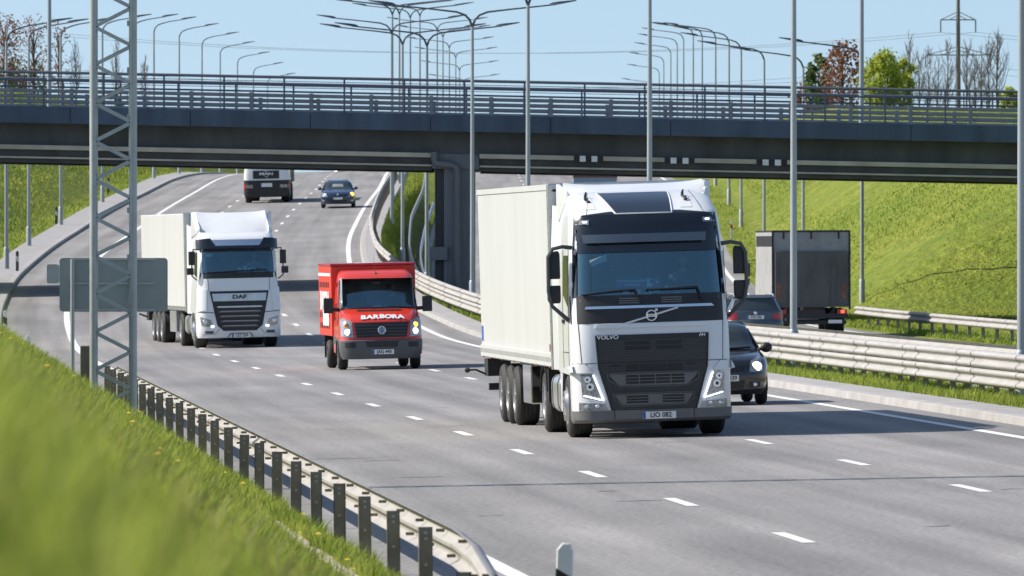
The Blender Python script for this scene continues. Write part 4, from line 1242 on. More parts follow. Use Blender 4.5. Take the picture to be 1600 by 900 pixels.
for s in (-1, 1):
    sh.line(mb, [(s * .86, 1.178), (s * 1.23, 1.178)], .006, .002); sh.line(mb, [(s * 1.10, 1.18), (s * 1.13, 1.78)], .005, .002)
    sh.line(mb, [(s * .92, 3.47), (s * .80, 3.82)], .005, .003)
mb.build('panel_seam', 'dgrey', VO)
# doors, side windows, mirrors, steps, wheel arches
for s in (-1, 1):
    mb = MB(); mb.hexa([(s * 1.238, .62, 2.06), (s * 1.248, .62, 2.06), (s * 1.248, 1.42, 2.26), (s * 1.238, 1.42, 2.26), (s * 1.20, .72, 2.86), (s * 1.215, .72, 2.86), (s * 1.215, 1.42, 2.86), (s * 1.20, 1.42, 2.86)])
    mb.build('side_window', 'blackgloss', VO, smooth=False)
    mb = MB()
    for yy in (.60, 1.50): mb.tube([(s * 1.247, yy, 1.1), (s * 1.243, yy, 2.0), (s * 1.212, yy, 2.95)], .006, 5)
    for zz in (1.35, 1.9): mb.tube([(s * 1.249, .6, zz), (s * 1.249, 1.5, zz)], .006, 5)
    mb.build('door_seam', 'dgrey', VO)
    mb = MB(); mb.box(min(s * 1.245, s * 1.275), max(s * 1.245, s * 1.275), 1.18, 1.42, 1.80, 1.86); mb.build('door_handle', 'black', VO, smooth=False, bevel=.01)
    # mirror housings on a bent arm
    mb = MB()
    mb.loft([[Vector((s * x, y, z)) for x, y, z in r] for r in (
        [(1.36, .46, 2.50), (1.36, .62, 2.50), (1.54, .66, 2.50), (1.56, .50, 2.50)], [(1.36, .46, 2.60), (1.36, .62, 2.60), (1.55, .66, 2.60), (1.57, .50, 2.60)],
        [(1.36, .46, 2.88), (1.36, .62, 2.88), (1.55, .66, 2.86), (1.57, .50, 2.86)], [(1.38, .48, 2.94), (1.38, .60, 2.94), (1.52, .64, 2.92), (1.53, .50, 2.92)])])
    mb.loft([[Vector((s * x, y, z)) for x, y, z in r] for r in (
        [(1.37, .48, 2.12), (1.37, .60, 2.12), (1.53, .64, 2.12), (1.54, .50, 2.12)], [(1.36, .46, 2.18), (1.36, .62, 2.18), (1.55, .66, 2.18), (1.57, .50, 2.18)],
        [(1.36, .46, 2.40), (1.36, .62, 2.40), (1.55, .66, 2.40), (1.57, .50, 2.40)])])
    o = mb.build('mirror', 'black', VO, bevel=.02)
    mb = MB(); mb.tube([(s * 1.17, .50, 2.98), (s * 1.32, .46, 3.0), (s * 1.47, .46, 2.97), (s * 1.545, .47, 2.84), (s * 1.55, .48, 2.3), (s * 1.50, .48, 2.08), (s * 1.26, .48, 1.86), (s * 1.22, .52, 1.84)], [.035, .03, .03, .03, .03, .03, .035, .035], 8)
    mb.build('mirror_arm', 'dgrey', o)
    # side fairing behind the cab
    mb = MB(); mb.hexa([(s * 1.20, 2.31, 1.05), (s * 1.235, 2.31, 1.05), (s * 1.285, 2.85, 1.05), (s * 1.25, 2.85, 1.05), (s * 1.10, 2.31, 2.88), (s * 1.215, 2.31, 2.88), (s * 1.285, 2.85, 2.88), (s * 1.25, 2.85, 2.88)])
    mb.hexa([(s * 1.09, 2.31, 2.90), (s * 1.20, 2.31, 2.90), (s * 1.285, 2.82, 2.90), (s * 1.25, 2.82, 2.90), (s * 1.02, 2.31, 3.55), (s * 1.12, 2.31, 3.62), (s * 1.24, 2.80, 3.66), (s * 1.20, 2.80, 3.62)])
    mb.build('side_fairing', 'white', VO, smooth=False, bevel=.02)
    # wheel arch and step behind the wheel
    mb = MB(); a0 = [(1.4 + .60 * math.cos(q), .52 + .60 * math.sin(q)) for q in np.linspace(R(-8), R(188), 15)]; a1 = [(1.4 + .66 * math.cos(q), .52 + .66 * math.sin(q)) for q in np.linspace(R(188), R(-8), 15)]
    mb.prism(a0 + a1, s * .78, s * 1.235, 'x'); mb.build('wheel_arch', 'dgrey', VO, angle=50)
    mb = MB(); mb.box(min(s * .85, s * 1.235), max(s * .85, s * 1.235), 2.02, 2.3, .40, 1.03); mb.build('lower_panel', 'white', VO, smooth=False, bevel=.02)
    # fuel tank with straps
    mb = MB(); pr = rrect(.72, 1.24, .36, .98, .16)
    mb.prism([(s * a, b) for a, b in pr], 2.45, 3.85, 'y'); t = mb.build('fuel_tank', 'alu', VO, angle=40, bevel=.02)
    mb = MB(); pr2 = rrect(.712, 1.248, .352, .988, .165)
    for yy in (2.7, 3.6): mb.prism([(s * a, b) for a, b in pr2], yy, yy + .05, 'y')
    mb.build('strap', 'black', t, angle=40)
    wheel(VO, s * 1.22, 1.40, .505, .36, s, 'alu', dish=-.05)
    wheel(VO, s * 1.235, 5.15, .505, .29, s, 'rim', True, dish=.14)
    for yy in (10.45, 11.76, 13.07): wheel(VO, s * 1.25, yy, .50, .385, s, 'rim', dish=.11)
    mb = MB(); q0 = [(5.15 + .58 * math.cos(q), .52 + .58 * math.sin(q)) for q in np.linspace(R(15), R(165), 12)]; q1 = [(5.15 + .605 * math.cos(q), .52 + .605 * math.sin(q)) for q in np.linspace(R(165), R(15), 12)]
    mb.prism(q0 + q1, s * .60, s * 1.25, 'x'); mb.build('mudguard', 'black', VO, angle=50)
    mb = MB(); mb.prism([(s * .75, 4.35), (s * 1.24, 4.30), (s * 1.24, 4.42), (s * .75, 4.42)], .50, 1.05, 'z'); mb.build('mudguard', 'black', VO, smooth=False)
    mb = MB(); mb.box(min(s * .82, s * 1.25), max(s * .82, s * 1.25), 7.3, 8.8, .42, 1.06); mb.build('pallet_box', 'steelpanel', VO, smooth=False, bevel=.02)
    mb = MB()
    for yy in (3.6, 5.9, 7.0, 8.95, 10.2, 12.4, 14.6, 16.2): mb.box(min(s * 1.262, s * 1.28), max(s * 1.262, s * 1.28), yy, yy + .10, 1.07, 1.13)
    mb.build('side_marker', 'amber', VO, smooth=False)
# roof spoiler
mb = MB()
rings = []
for x in np.linspace(-1.10, 1.10, 13):
    e = abs(x) / 1.10; y0 = 1.55 + .35 * e ** 3; lift = .05 * e ** 4
    rings.append([Vector((x, y0, 3.80 - .04 * e ** 3)), Vector((x, 1.95, 3.875 + lift)), Vector((x, 2.36, 3.955 + lift)), Vector((x, 2.36, 3.70)), Vector((x, y0 + .1, 3.72 - .04 * e ** 3))])
mb.loft(rings)
mb.build('roof_spoiler', 'white', VO, angle=50)
mb = MB()
for s in (-1, 1): mb.loft([[Vector((s * 1.06, 1.75, 3.66)), Vector((s * 1.13, 1.80, 3.66)), Vector((s * 1.13, 1.80, 3.86)), Vector((s * 1.07, 1.78, 3.86))], [Vector((s * 1.12, 2.6, 3.30)), Vector((s * 1.20, 2.6, 3.30)), Vector((s * 1.19, 2.6, 3.99)), Vector((s * 1.12, 2.6, 3.99))]])
mb.build('spoiler_end', 'white', VO, bevel=.02)
# chassis and trailer
mb = MB()
for s in (-1, 1): mb.box(min(s * .30, s * .42), max(s * .30, s * .42), .7, 6.6, .62, .92); mb.box(min(s * .45, s * .6), max(s * .45, s * .6), 3.2, 16.2, .92, 1.14)
for y in (1.4, 5.15, 10.45, 11.76, 13.07): mb.tube([(-1.0, y, .5), (1.0, y, .5)], .09, 10)
mb.box(-.5, .5, .4, 2.3, .45, .95); mb.box(-1.0, 1.0, 2.32, 2.42, .5, 2.6)
mb.build('chassis', 'black', VO, smooth=False)
TRL = MB(); TRL.box(-1.27, 1.27, 2.98, 16.5, 1.20, 3.985)
TB_ = TRL.build('trailer_box', 'box', VO, smooth=False, bevel=.03)
mb = MB()
for s in (-1, 1):
    mb.box(min(s * 1.272, s * 1.29), max(s * 1.272, s * 1.29), 2.97, 16.52, 1.10, 1.30)
    mb.box(min(s * 1.272, s * 1.287), max(s * 1.272, s * 1.287), 2.97, 16.52, 3.90, 3.99)
mb.box(-1.26, 1.26, 2.96, 16.5, 1.08, 1.195)
mb.build('side_rail', 'box', TB_, smooth=False)
mb = MB()
for s in (-1, 1): mb.box(min(s * 1.291, s * 1.294), max(s * 1.291, s * 1.294), 2.99, 16.5, 1.17, 1.24)
mb.build('rail_strip', 'galv', TB_, smooth=False)
mb = MB()
for s in (-1, 1):
    mb.box(min(s * 1.10, s * 1.292), max(s * 1.10, s * 1.292), 2.93, 3.20, 1.05, 3.995)
mb.box(-1.29, 1.29, 2.935, 2.978, 3.86, 4.0)
mb.build('corner_post', 'alu', TB_, smooth=False, bevel=.015)
mb = MB()
for s in (-1, 1):
    for k in range(14): mb.box(min(s * 1.288, s * 1.296), max(s * 1.288, s * 1.296), 3.09, 3.12, 1.2 + k * .2, 1.22 + k * .2)
    mb.ball((s * 1.18, 2.92, 3.89), (.055, .02, .022), 10, 6)
mb.build('rivet', 'ink', TB_, smooth=False)
mb = MB(); mb.box(-1.2, 1.2, 16.0, 16.15, .50, .62); mb.box(-1.25, -.85, 15.6, 16.3, .75, 1.05)
mb.box(.85, 1.25, 15.6, 16.3, .75, 1.05); mb.tube([(-1.25, 16.1, .78), (-1.42, 16.1, .86), (-1.55, 16.1, .86)], .02, 6); mb.ball((-1.57, 16.1, .86), (.05, .05, .05), 8, 6)
mb.build('underrun_bar', 'black', VO, smooth=False)
mb = MB(); mb.box(-1.2735, -1.2705, 3.45, 3.62, 1.33, 1.45); mb.build('side_label', 'capred', TB_, smooth=False)
mb = MB(); mb.box(-1.2735, -1.2705, 16.05, 16.4, 1.36, 1.62); mb.build('side_label', 'plateblue', TB_, smooth=False)
# ------------------------------------------------------------------ the second white lorry
HD = -.140
DA = place(376, 541, 241.0, 'white articulated lorry with sloping roof spoiler following in the middle lane behind the sign', 'articulated_lorry', 'lorry', HD, roll=.022)
dsl = Shell([(.30, .04, 1.19, .32, .10, .6), (.38, .0, 1.22, .32, .10, .6), (.9, .0, 1.225, .32, .1, .6), (1.02, .0, 1.225, .32, .1, .6), (1.05, .0, 1.22, .32, .1, 2.2), (1.6, .03, 1.19, .30, .12, 2.2), (2.05, .08, 1.16, .28, .13, 2.2), (2.16, .10, 1.155, .27, .13, 2.2), (2.83, .28, 1.13, .25, .13, 2.2),
             (3.12, .38, 1.12, .25, .12, 2.2), (3.25, .55, 1.10, .28, .1, 2.2), (3.36, .80, 1.08, .3, .08, 2.2)])
cols = dsl.cols(11, 6); zs = [.30, .38, .6, .9, 1.02, 1.05, 1.3, 1.6, 1.8, 2.05, 2.16, 2.3, 2.5, 2.7, 2.83, 2.95, 3.12, 3.18, 3.25, 3.36]
jl = next(k for k, c in enumerate(cols) if c[1] == 'c' and c[2] >= 50); jr = len(cols) - 1 - jl; i0, i1 = zs.index(2.16), zs.index(2.83)
mb = MB(); dsl.grid(mb, zs, cols, lambda i, j: (i0 <= i < i1 and jl <= j < jr), True); mb.build('cab', 'white', DA, angle=32)
gc = cols[jl:jr + 1]; n = len(gc); mb = MB()
mb.add([dsl.pt(c, z) + Vector((0, .012, 0)) for z in zs[i0:i1 + 1] for c in gc], [(i * n + j, i * n + j + 1, (i + 1) * n + j + 1, (i + 1) * n + j) for i in range(i1 - i0) for j in range(n - 1)])
mb.build('windscreen', 'glass', DA)
lining(DA, 1.04, .5, 2.1, 1.6, 3.05)
mb = MB(); dsl.quad(mb, [(-1.12, 2.02), (1.12, 2.02), (1.10, 2.19), (-1.10, 2.19)], 18, 3, .006); dsl.quad(mb, [(-1.07, 2.80), (1.07, 2.80), (1.06, 2.9), (-1.06, 2.9)], 18, 2, .006)
mb.build('windscreen_frame', 'black', DA)
mb = MB()
for s in (-1, 1):
    c = [(-1.10, 2.86), (-.62, 2.86), (-.76, 3.13), (-1.10, 3.12)]; c = c if s < 0 else sym(c); dsl.quad(mb, c, 8, 3, .10, .09)
dsl.quad(mb, [(-.7, 2.86), (.7, 2.86), (.65, 2.94), (-.65, 2.94)], 8, 1, .10, .08)
mb.build('sun_visor', 'blackgloss', DA)
mb = MB(); dsl.quad(mb, [(-.62, 2.945), (.62, 2.945), (.74, 3.10), (-.74, 3.10)], 10, 2, .09, .06); mb.build('visor_centre', 'chrome', DA)
DG = [(-.60, .53), (.60, .53), (.86, 1.65), (-.86, 1.65)]
mb = MB(); dsl.quad(mb, [(-.48, .50), (.48, .50), (.66, .66), (-.66, .66)], 8, 2, .014, .03); dsl.quad(mb, [(-.66, .66), (.66, .66), (.86, 1.65), (-.86, 1.65)], 10, 8, .014, .03)
dg_ = mb.build('grille', 'black', DA)
mb = MB(); dsl.quad(mb, [(-.76, 1.36), (.76, 1.36), (.79, 1.58), (-.79, 1.58)], 10, 2, .03, .02); mb.build('nameplate', 'alu', dg_)
text('DAF', .155, 'ink', dg_, tuple(dsl.S(0, 1.475, .045)), bold=.006, sx=1.45)
for k in range(5):
    zz = 1.20 - k * .14; w = .64 - .03 * k
    mb = MB(); dsl.quad(mb, [(-w, zz - .028), (w, zz - .028), (w + .02, zz + .012), (-w - .02, zz + .012)], 8, 1, .032, .02); mb.build('slat', 'mgrey' if k else 'alu', dg_)
    mb = MB(); dsl.line(mb, [(-w + .05, zz + .012), (w - .05, zz + .012)], .008, .035); mb.build('slat_edge', 'alu', dg_)
for s in (-1, 1):
    c = [(-1.10, .66), (-.76, .60), (-.84, .82), (-1.14, .92)]; c = c if s < 0 else sym(c)
    mb = MB(); dsl.quad(mb, c, 6, 4, .01, .02); h = mb.build('headlamp', 'lens', DA)
    mb = MB(); mb.ball(dsl.S(s * 1.0, .78, .01), (.07, .03, .07), 12, 8); mb.build('lamp_bowl', 'chrome', h)
    mb = MB(); mb.ball(dsl.S(s * .80, .635, .02), (.05, .02, .03), 10, 6); mb.build('daylight_strip', 'drl', h)
    c = [(-1.0, .43), (-.78, .43), (-.76, .50), (-1.02, .50)]; c = c if s < 0 else sym(c)
    mb = MB(); dsl.quad(mb, c, 4, 2, .012, .02); mb.build('fog_lamp', 'dgrey', DA)
    mb = MB()
    mb.loft([[Vector((s * x, y, z)) for x, y, z in ((1.24, .30, za), (1.24, .42, za), (1.42, .46, za), (1.42, .32, za))] for za in (2.42, 2.47, 2.78, 2.82)])
    mb.loft([[Vector((s * x, y, z)) for x, y, z in ((1.28, .30, za), (1.28, .42, za), (1.48, .46, za), (1.48, .32, za))] for za in (2.14, 2.18, 2.30, 2.34)])
    o = mb.build('mirror', 'black', DA, bevel=.02)
    mb = MB(); mb.tube([(s * 1.10, .4, 2.86), (s * 1.28, .38, 2.88), (s * 1.33, .38, 2.6), (s * 1.33, .38, 2.1), (s * 1.18, .40, 1.98)], .022, 6); mb.build('mirror_arm', 'black', o)
    mb = MB(); mb.hexa([(s * 1.155, .60, 2.05), (s * 1.17, .60, 2.05), (s * 1.17, 1.35, 2.15), (s * 1.155, 1.35, 2.15), (s * 1.125, .68, 2.78), (s * 1.142, .68, 2.78), (s * 1.142, 1.35, 2.78), (s * 1.125, 1.35, 2.78)]); mb.build('side_window', 'blackgloss', DA, smooth=False)
    mb = MB(); dsl.quad(mb, ([(-1.19, 1.06), (-.96, 1.10), (-.94, 1.70), (-1.17, 1.75)] if s < 0 else sym([(-1.19, 1.06), (-.96, 1.10), (-.94, 1.70), (-1.17, 1.75)])), 5, 4, .03, .035); mb.build('corner_deflector', 'white', DA)
    mb = MB(); mb.hexa([(s * 1.14, 2.2, 1.0), (s * 1.17, 2.2, 1.0), (s * 1.25, 2.75, 1.0), (s * 1.22, 2.75, 1.0), (s * 1.08, 2.2, 3.5), (s * 1.12, 2.2, 3.5), (s * 1.22, 2.75, 3.6), (s * 1.19, 2.75, 3.6)]); mb.build('side_fairing', 'white', DA, smooth=False)
    mb = MB(); mb.prism([(s * a, b) for a, b in rrect(.72, 1.22, .38, .96, .16)], 2.45, 3.8, 'y'); t = mb.build('fuel_tank', 'alu', DA, angle=40)
    mb = MB(); [mb.prism([(s * a, b) for a, b in rrect(.712, 1.228, .372, .968, .165)], yy, yy + .05, 'y') for yy in (2.55, 2.85, 3.15)]; mb.build('strap', 'black', t, angle=40)
    wheel(DA, s * 1.20, 1.40, .505, .36, s, 'alu', dish=-.05)
    wheel(DA, s * 1.22, 5.1, .505, .29, s, 'rim', True, dish=.14)
    for yy in (10.6, 11.9, 13.2): wheel(DA, s * 1.25, yy, .50, .385, s, 'rim', dish=.11)
    mb = MB(); a0 = [(1.4 + .60 * math.cos(q), .52 + .60 * math.sin(q)) for q in np.linspace(R(-8), R(188), 13)]; a1 = [(1.4 + .68 * math.cos(q), .52 + .68 * math.sin(q)) for q in np.linspace(R(188), R(-8), 13)]
    mb.prism(a0 + a1, s * .78, s * 1.21, 'x'); mb.build('wheel_arch', 'white', DA, angle=50)
    mb = MB(); mb.box(min(s * .82, s * 1.25), max(s * .82, s * 1.25), 6.2, 8.0, .42, 1.06); mb.build('pallet_box', 'alu', DA, smooth=False, bevel=.02)
mb = MB()
for s in (-1, 1):
    dsl.line(mb, [(s * .885, 1.66), (s * .90, 2.02)], .007, .002); dsl.line(mb, [(s * .74, 1.03), (s * 1.2, 1.06)], .012, .004)
    dsl.line(mb, [(s * .60, .56), (s * .72, .42), (s * 1.1, .40)], .006, .003)
dsl.line(mb, [(-1.08, 3.13), (1.08, 3.13)], .008, .004, 16)
mb.build('panel_seam', 'dgrey', DA)
plate(DA, .02, -.03, .36, 'LEZ 509', .52, .12)
mb = MB(); dsl.line(mb, [(-.36, .335), (-.28, .42), (.30, .42), (.38, .335)], .012, .03); mb.build('plate_frame', 'black', DA)
mb = MB(); rings = []
for x in np.linspace(-1.02, 1.02, 11):
    e = abs(x) / 1.02
    rings.append([Vector((x, .95 + .15 * e ** 2, 3.34)), Vector((x, 1.15, 3.50 - .02 * e)), Vector((x, 2.0, 3.88 + .05 * e ** 4)), Vector((x, 2.15, 3.93 + .05 * e ** 4)), Vector((x, 2.15, 3.3)), Vector((x, 1.1, 3.3))])
mb.loft(rings); mb.build('roof_spoiler', 'white', DA, angle=45)
mb = MB()
for s in (-1, 1): mb.loft([[Vector((s * 1.0, 1.0, 3.33)), Vector((s * 1.12, 1.05, 3.33)), Vector((s * 1.11, 1.06, 3.42)), Vector((s * 1.0, 1.02, 3.5))], [Vector((s * 1.02, 2.3, 3.2)), Vector((s * 1.16, 2.3, 3.2)), Vector((s * 1.13, 2.3, 3.96)), Vector((s * 1.0, 2.25, 3.97))]])
mb.build('spoiler_end', 'white', DA, bevel=.02)
mb = MB()
for pts in ([(-.05, 2.10), (-.12, 2.22), (-.9, 2.20)], [(.42, 2.10), (.36, 2.24), (-.3, 2.22)], [(.88, 2.10), (.80, 2.26), (.3, 2.24)]): dsl.line(mb, pts, .012, .03)
mb.build('wiper', 'black', DA)
mb = MB(); mb.box(-1.0, 1.0, .5, 1.0, 1.9, 2.2); mb.build('dashboard', 'dash', DA, smooth=False, bevel=.05)
mb = MB(); [mb.box(a, a + .10, .42, .425, 2.24, 2.24 + b) for a, b in ((.02, .08), (.16, .12), (.30, .07))]; mb.box(-.92, -.72, .45, .47, 2.66, 2.74); mb.build('paper', 'paper', DA, smooth=False)
seat(DA, .55, 1.1, 1.9); seat(DA, -.55, 1.1, 1.9); steering(DA, .55, .72, 2.22)
driver(DA, .55, 1.05, 1.92, 'driver in pale shirt behind the wheel of the lorry in the middle lane', 'shirt', wheel_at=(0, -.33, .30))
mb = MB(); mb.box(-1.265, 1.265, 2.9, 16.4, 1.18, 3.93); tb = mb.build('trailer_box', 'box', DA, smooth=False, bevel=.03)
mb = MB(); mb.box(-1.28, 1.28, 2.88, 16.42, 1.08, 1.178)
for s in (-1, 1): mb.box(min(s * 1.12, s * 1.285), max(s * 1.12, s * 1.285), 2.86, 3.05, 1.05, 3.95)
mb.build('side_rail', 'alu', tb, smooth=False)
mb = MB()
for s in (-1, 1): mb.box(min(s * .30, s * .42), max(s * .30, s * .42), .7, 6.6, .62, .92); mb.box(min(s * .45, s * .6), max(s * .45, s * .6), 3.2, 16.2, .92, 1.14)
for y in (1.4, 5.1, 10.6, 11.9, 13.2): mb.tube([(-1.0, y, .5), (1.0, y, .5)], .09, 10)
mb.box(-.5, .5, .4, 2.3, .45, .95); mb.box(-1.25, -.85, 14.6, 15.3, .7, 1.05); mb.tube([(-1.25, 15.1, .8), (-1.5, 15.1, .9)], .03, 6)
mb.build('chassis', 'black', DA, smooth=False)
# ------------------------------------------------------------------ the red delivery van
VA = place(598, 582, 200.0, 'red delivery van with white lettering on its bonnet and red box body', 'delivery_van', 'van', -.100, roll=.022)
vs_ = Shell([(.26, .06, .93, .30, .10, .5), (.45, .0, 1.0, .30, .12, .5), (.70, .0, 1.01, .30, .12, .5), (.72, .03, 1.0, .28, .12, 2.2), (.95, .06, .995, .28, .13, 2.2), (1.13, .09, .985, .28, .14, 2.2), (1.18, .13, .975, .30, .14, 2.2),
             (1.34, .36, .955, .30, .14, 2.2), (1.46, .78, .965, .26, .14, 2.2), (2.16, 1.32, .905, .18, .12, 2.2), (2.26, 1.46, .885, .20, .10, 2.2), (2.36, 1.72, .84, .22, .08, 2.2), (2.40, 1.95, .78, .15, .05, 2.2)])
cols = vs_.cols(11, 6); zs = [.26, .33, .45, .58, .70, .72, .83, .95, 1.05, 1.13, 1.18, 1.22, 1.28, 1.34, 1.40, 1.46, 1.6, 1.8, 2.0, 2.16, 2.21, 2.26, 2.31, 2.36, 2.40]
jl = next(k for k, c in enumerate(cols) if c[1] == 'c' and c[2] >= 30); jr = len(cols) - 1 - jl; i0, i1 = zs.index(1.46), zs.index(2.16); ib = zs.index(.72)
mb = MB(); vs_.grid(mb, zs[ib:], cols, lambda i, j: (i0 - ib <= i < i1 - ib and jl <= j < jr), True); mb.build('cab', 'red', VA, angle=35)
gc = cols[jl:jr + 1]; n = len(gc); mb = MB()
mb.add([vs_.pt(c, z) + Vector((0, .012, 0)) for z in zs[i0:i1 + 1] for c in gc], [(i * n + j, i * n + j + 1, (i + 1) * n + j + 1, (i + 1) * n + j) for i in range(i1 - i0) for j in range(n - 1)])
mb.build('windscreen', 'glass', VA)
mb = MB(); vs_.line(mb, [(-.89, 1.47), (.89, 1.47)], .018, .004, 16); vs_.line(mb, [(-.88, 2.155), (.88, 2.155)], .012, .004, 16)
for s in (-1, 1): vs_.line(mb, [(s * .945, 1.47), (s * .885, 2.155)], .010, .004, 8)
mb.build('windscreen_frame', 'black', VA)
mb = MB(); vs_.grid(mb, [.26, .33, .45, .58, .70, .72], cols, None, True, True)
mb.v = [(v[0], v[1] - .022, v[2]) if True else v for v in mb.v]
M['vanbumper'] = P('van_bumper_plastic', (.095, .10, .105), .5, var=.2)
BU = mb.build('bumper', 'vanbumper', VA, angle=35)
mb = MB(); vs_.quad(mb, [(-.36, .545), (.36, .545), (.40, .685), (-.40, .685)], 8, 2, .03); 
for s in (-1, 1): vs_.quad(mb, [(s * .75 - .12, .54), (s * .75 + .12, .54), (s * .75 + .12, .66), (s * .75 - .12, .66)], 4, 2, .028)
mb.build('air_intake', 'black', BU)
plate(VA, .02, -.045, .43, 'JAG 440', .52, .115)
mb = MB()
for s in (-1, 1):
    vs_.line(mb, [(s * .70, 1.14), (s * .80, 1.30), (s * .86, 1.45)], .006, .003, 8)
    mb.tube([(s * .992, 1.02, .80), (s * .955, 1.0, 1.40)], .006, 5); mb.tube([(s * .988, 2.0, .80), (s * .967, 2.0, 1.46), (s * .908, 2.0, 2.15)], .006, 5); mb.tube([(s * .99, 1.0, .82), (s * .985, 2.0, .82)], .006, 5)
    mb.box(min(s * .962, s * .985), max(s * .962, s * .985), 1.80, 1.95, 1.22, 1.26)
vs_.line(mb, [(-.68, 1.135), (.68, 1.135)], .007, .004, 12); vs_.line(mb, [(-.95, .745), (.95, .745)], .006, .002, 12)
mb.build('panel_seam', 'black', VA)
mb = MB(); vs_.quad(mb, [(-.60, .775), (.60, .775), (.66, 1.12), (-.66, 1.12)], 14, 4, .012, .02); g = mb.build('grille', 'black', VA)
for k in range(4):
    zz = .83 + .075 * k
    mb = MB(); vs_.quad(mb, [(-.60 - .01 * k, zz), (.60 + .01 * k, zz), (.60 + .01 * k, zz + .016), (-.60 - .01 * k, zz + .016)], 12, 1, .035, .02); mb.build('slat', 'dgrey', g)
c0 = vs_.S(0, .945, .05); mb = MB()
pts = [c0 + Vector((.088 * math.cos(2 * PI * k / 24), 0, .088 * math.sin(2 * PI * k / 24))) for k in range(25)]
mb.tube(pts, .012, 8, False)
mb.tube([c0 + Vector((x, -.004, z)) for x, z in ((-.048, .07), (-.02, .005), (0, .06), (.02, .005), (.048, .07))], .009, 6)
mb.tube([c0 + Vector((x, -.004, z)) for x, z in ((-.078, .035), (-.034, -.075), (0, -.005), (.034, -.075), (.078, .035))], .009, 6)
em = mb.build('emblem', 'chrome', VA)
mb = MB(); mb.lathe([(.086, 0), (.086, .008)], c0 + Vector((0, .004, 0)), 'y', 24); mb.build('emblem_disc', 'logoblue', em)
for s in (-1, 1):
    c = [(-.96, .81), (-.68, .78), (-.71, 1.16), (-.965, 1.26)]; c = c if s < 0 else sym(c)
    mb = MB(); vs_.quad(mb, c, 6, 6, .010, .02); h = mb.build('headlamp', 'lens', VA)
    mb = MB(); mb.ball(vs_.S(s * .81, .915, .012), (.075, .03, .075), 14, 8); mb.build('lit_lamp', 'lampon', h)
    mb = MB(); mb.ball(vs_.S(s * .82, 1.07, .012), (.065, .025, .06), 12, 8); mb.build('indicator', 'amberon' if s > 0 else 'amber', h)
    mb = MB(); mb.loft([[Vector((s * x, y, z)) for x, y, z in ((1.08, .95, za), (1.08, 1.07, za), (1.30, 1.12, za), (1.32, .98, za))] for za in (1.37, 1.42, 1.70, 1.74)])
    mb.tube([(s * .93, 1.05, 1.45), (s * 1.12, 1.03, 1.46)], .05, 8)
    mb.build('mirror', 'black', VA, bevel=.025)
    mb = MB(); mb.hexa([(s * .955, 1.20, 1.50), (s * .97, 1.20, 1.50), (s * .97, 1.95, 1.50), (s * .955, 1.95, 1.50), (s * .90, 1.55, 2.10), (s * .917, 1.55, 2.10), (s * .917, 1.95, 2.10), (s * .90, 1.95, 2.10)]); mb.build('side_window', 'blackgloss', VA, smooth=False)
    wheel(VA, s * .99, 1.05, .345, .225, s, 'dgrey', dish=.05, bolts=5); wheel(VA, s * .99, 4.35, .345, .225, s, 'dgrey', dish=.05, bolts=5)
    mb = MB(); a0 = [(1.05 + .42 * math.cos(q), .36 + .42 * math.sin(q)) for q in np.linspace(R(0), R(180), 13)]; a1 = [(1.05 + .37 * math.cos(q), .36 + .37 * math.sin(q)) for q in np.linspace(R(180), R(0), 13)]
    mb.prism(a0 + a1, s * .70, s * 1.012, 'x'); mb.build('wheel_arch', 'dgrey', VA, angle=50)
    mb = MB(); mb.box(min(s * .7, s * .99), max(s * .7, s * .99), 1.5, 2.25, .40, .75); mb.build('sill', 'red', VA, smooth=False, bevel=.02)
    mb = MB(); mb.box(min(s * .95, s * 1.0), max(s * .95, s * 1.0), 1.50, 2.2, .62, .80); mb.build('side_trim', 'dgrey', VA, smooth=False)
for k, ch in enumerate('BARBORA'):
    xx = .03 + (k - 3) * .150
    text(ch, .20, 'whiteink', VA, tuple(vs_.S(xx, 1.262 - .010 * abs(k - 3) * .5, .016)), (R(37), 0, R(-(k - 3) * 1.6 * -1)), bold=.009, sx=1.13, ext=.006)
mb = MB(); vs_.quad(mb, [(-.53, 1.40), (.53, 1.40), (.55, 1.435), (-.55, 1.435)], 10, 1, .008); mb.build('cowl_vent', 'black', VA)
mb = MB(); vs_.line(mb, [(.1, 1.47), (-.5, 1.50)], .01, .02); vs_.line(mb, [(.75, 1.47), (.2, 1.50)], .01, .02); mb.build('wiper', 'black', VA)
p = vs_.S(0, 2.30, 0); mb = MB(); mb.ball(p + Vector((0, .05, .02)), (.03, .06, .03), 8, 6); mb.tube([p + Vector((0, .05, .03)), p + Vector((-.02, .2, .42))], [.007, .003], 5); mb.build('antenna', 'black', VA)
lining(VA, .86, 1.0, 2.15, 1.0, 2.2)
mb = MB(); mb.box(-.86, .86, .95, 1.35, 1.25, 1.47); mb.build('dashboard', 'dash', VA, smooth=False, bevel=.05)
mb = MB(); mb.box(-.25, -.13, .94, .944, 1.47, 1.55); mb.cur = 1; mb.box(-.125, .07, .94, .944, 1.47, 1.545); mb.build('paper', ['capred', 'paper'], VA, smooth=False)
seat(VA, -.42, 1.65, 1.18, .46); seat(VA, .42, 1.65, 1.18, .46); steering(VA, .42, 1.22, 1.50, .19, 60)
mb = MB(); mb.box(-.09, .09, 1.25, 1.28, 2.05, 2.11); mb.build('inside_mirror', 'black', VA, smooth=False)
driver(VA, .42, 1.60, 1.20, 'dark haired driver in dark jacket inside the red van', 'jacket', wheel_at=(0, -.38, .32))
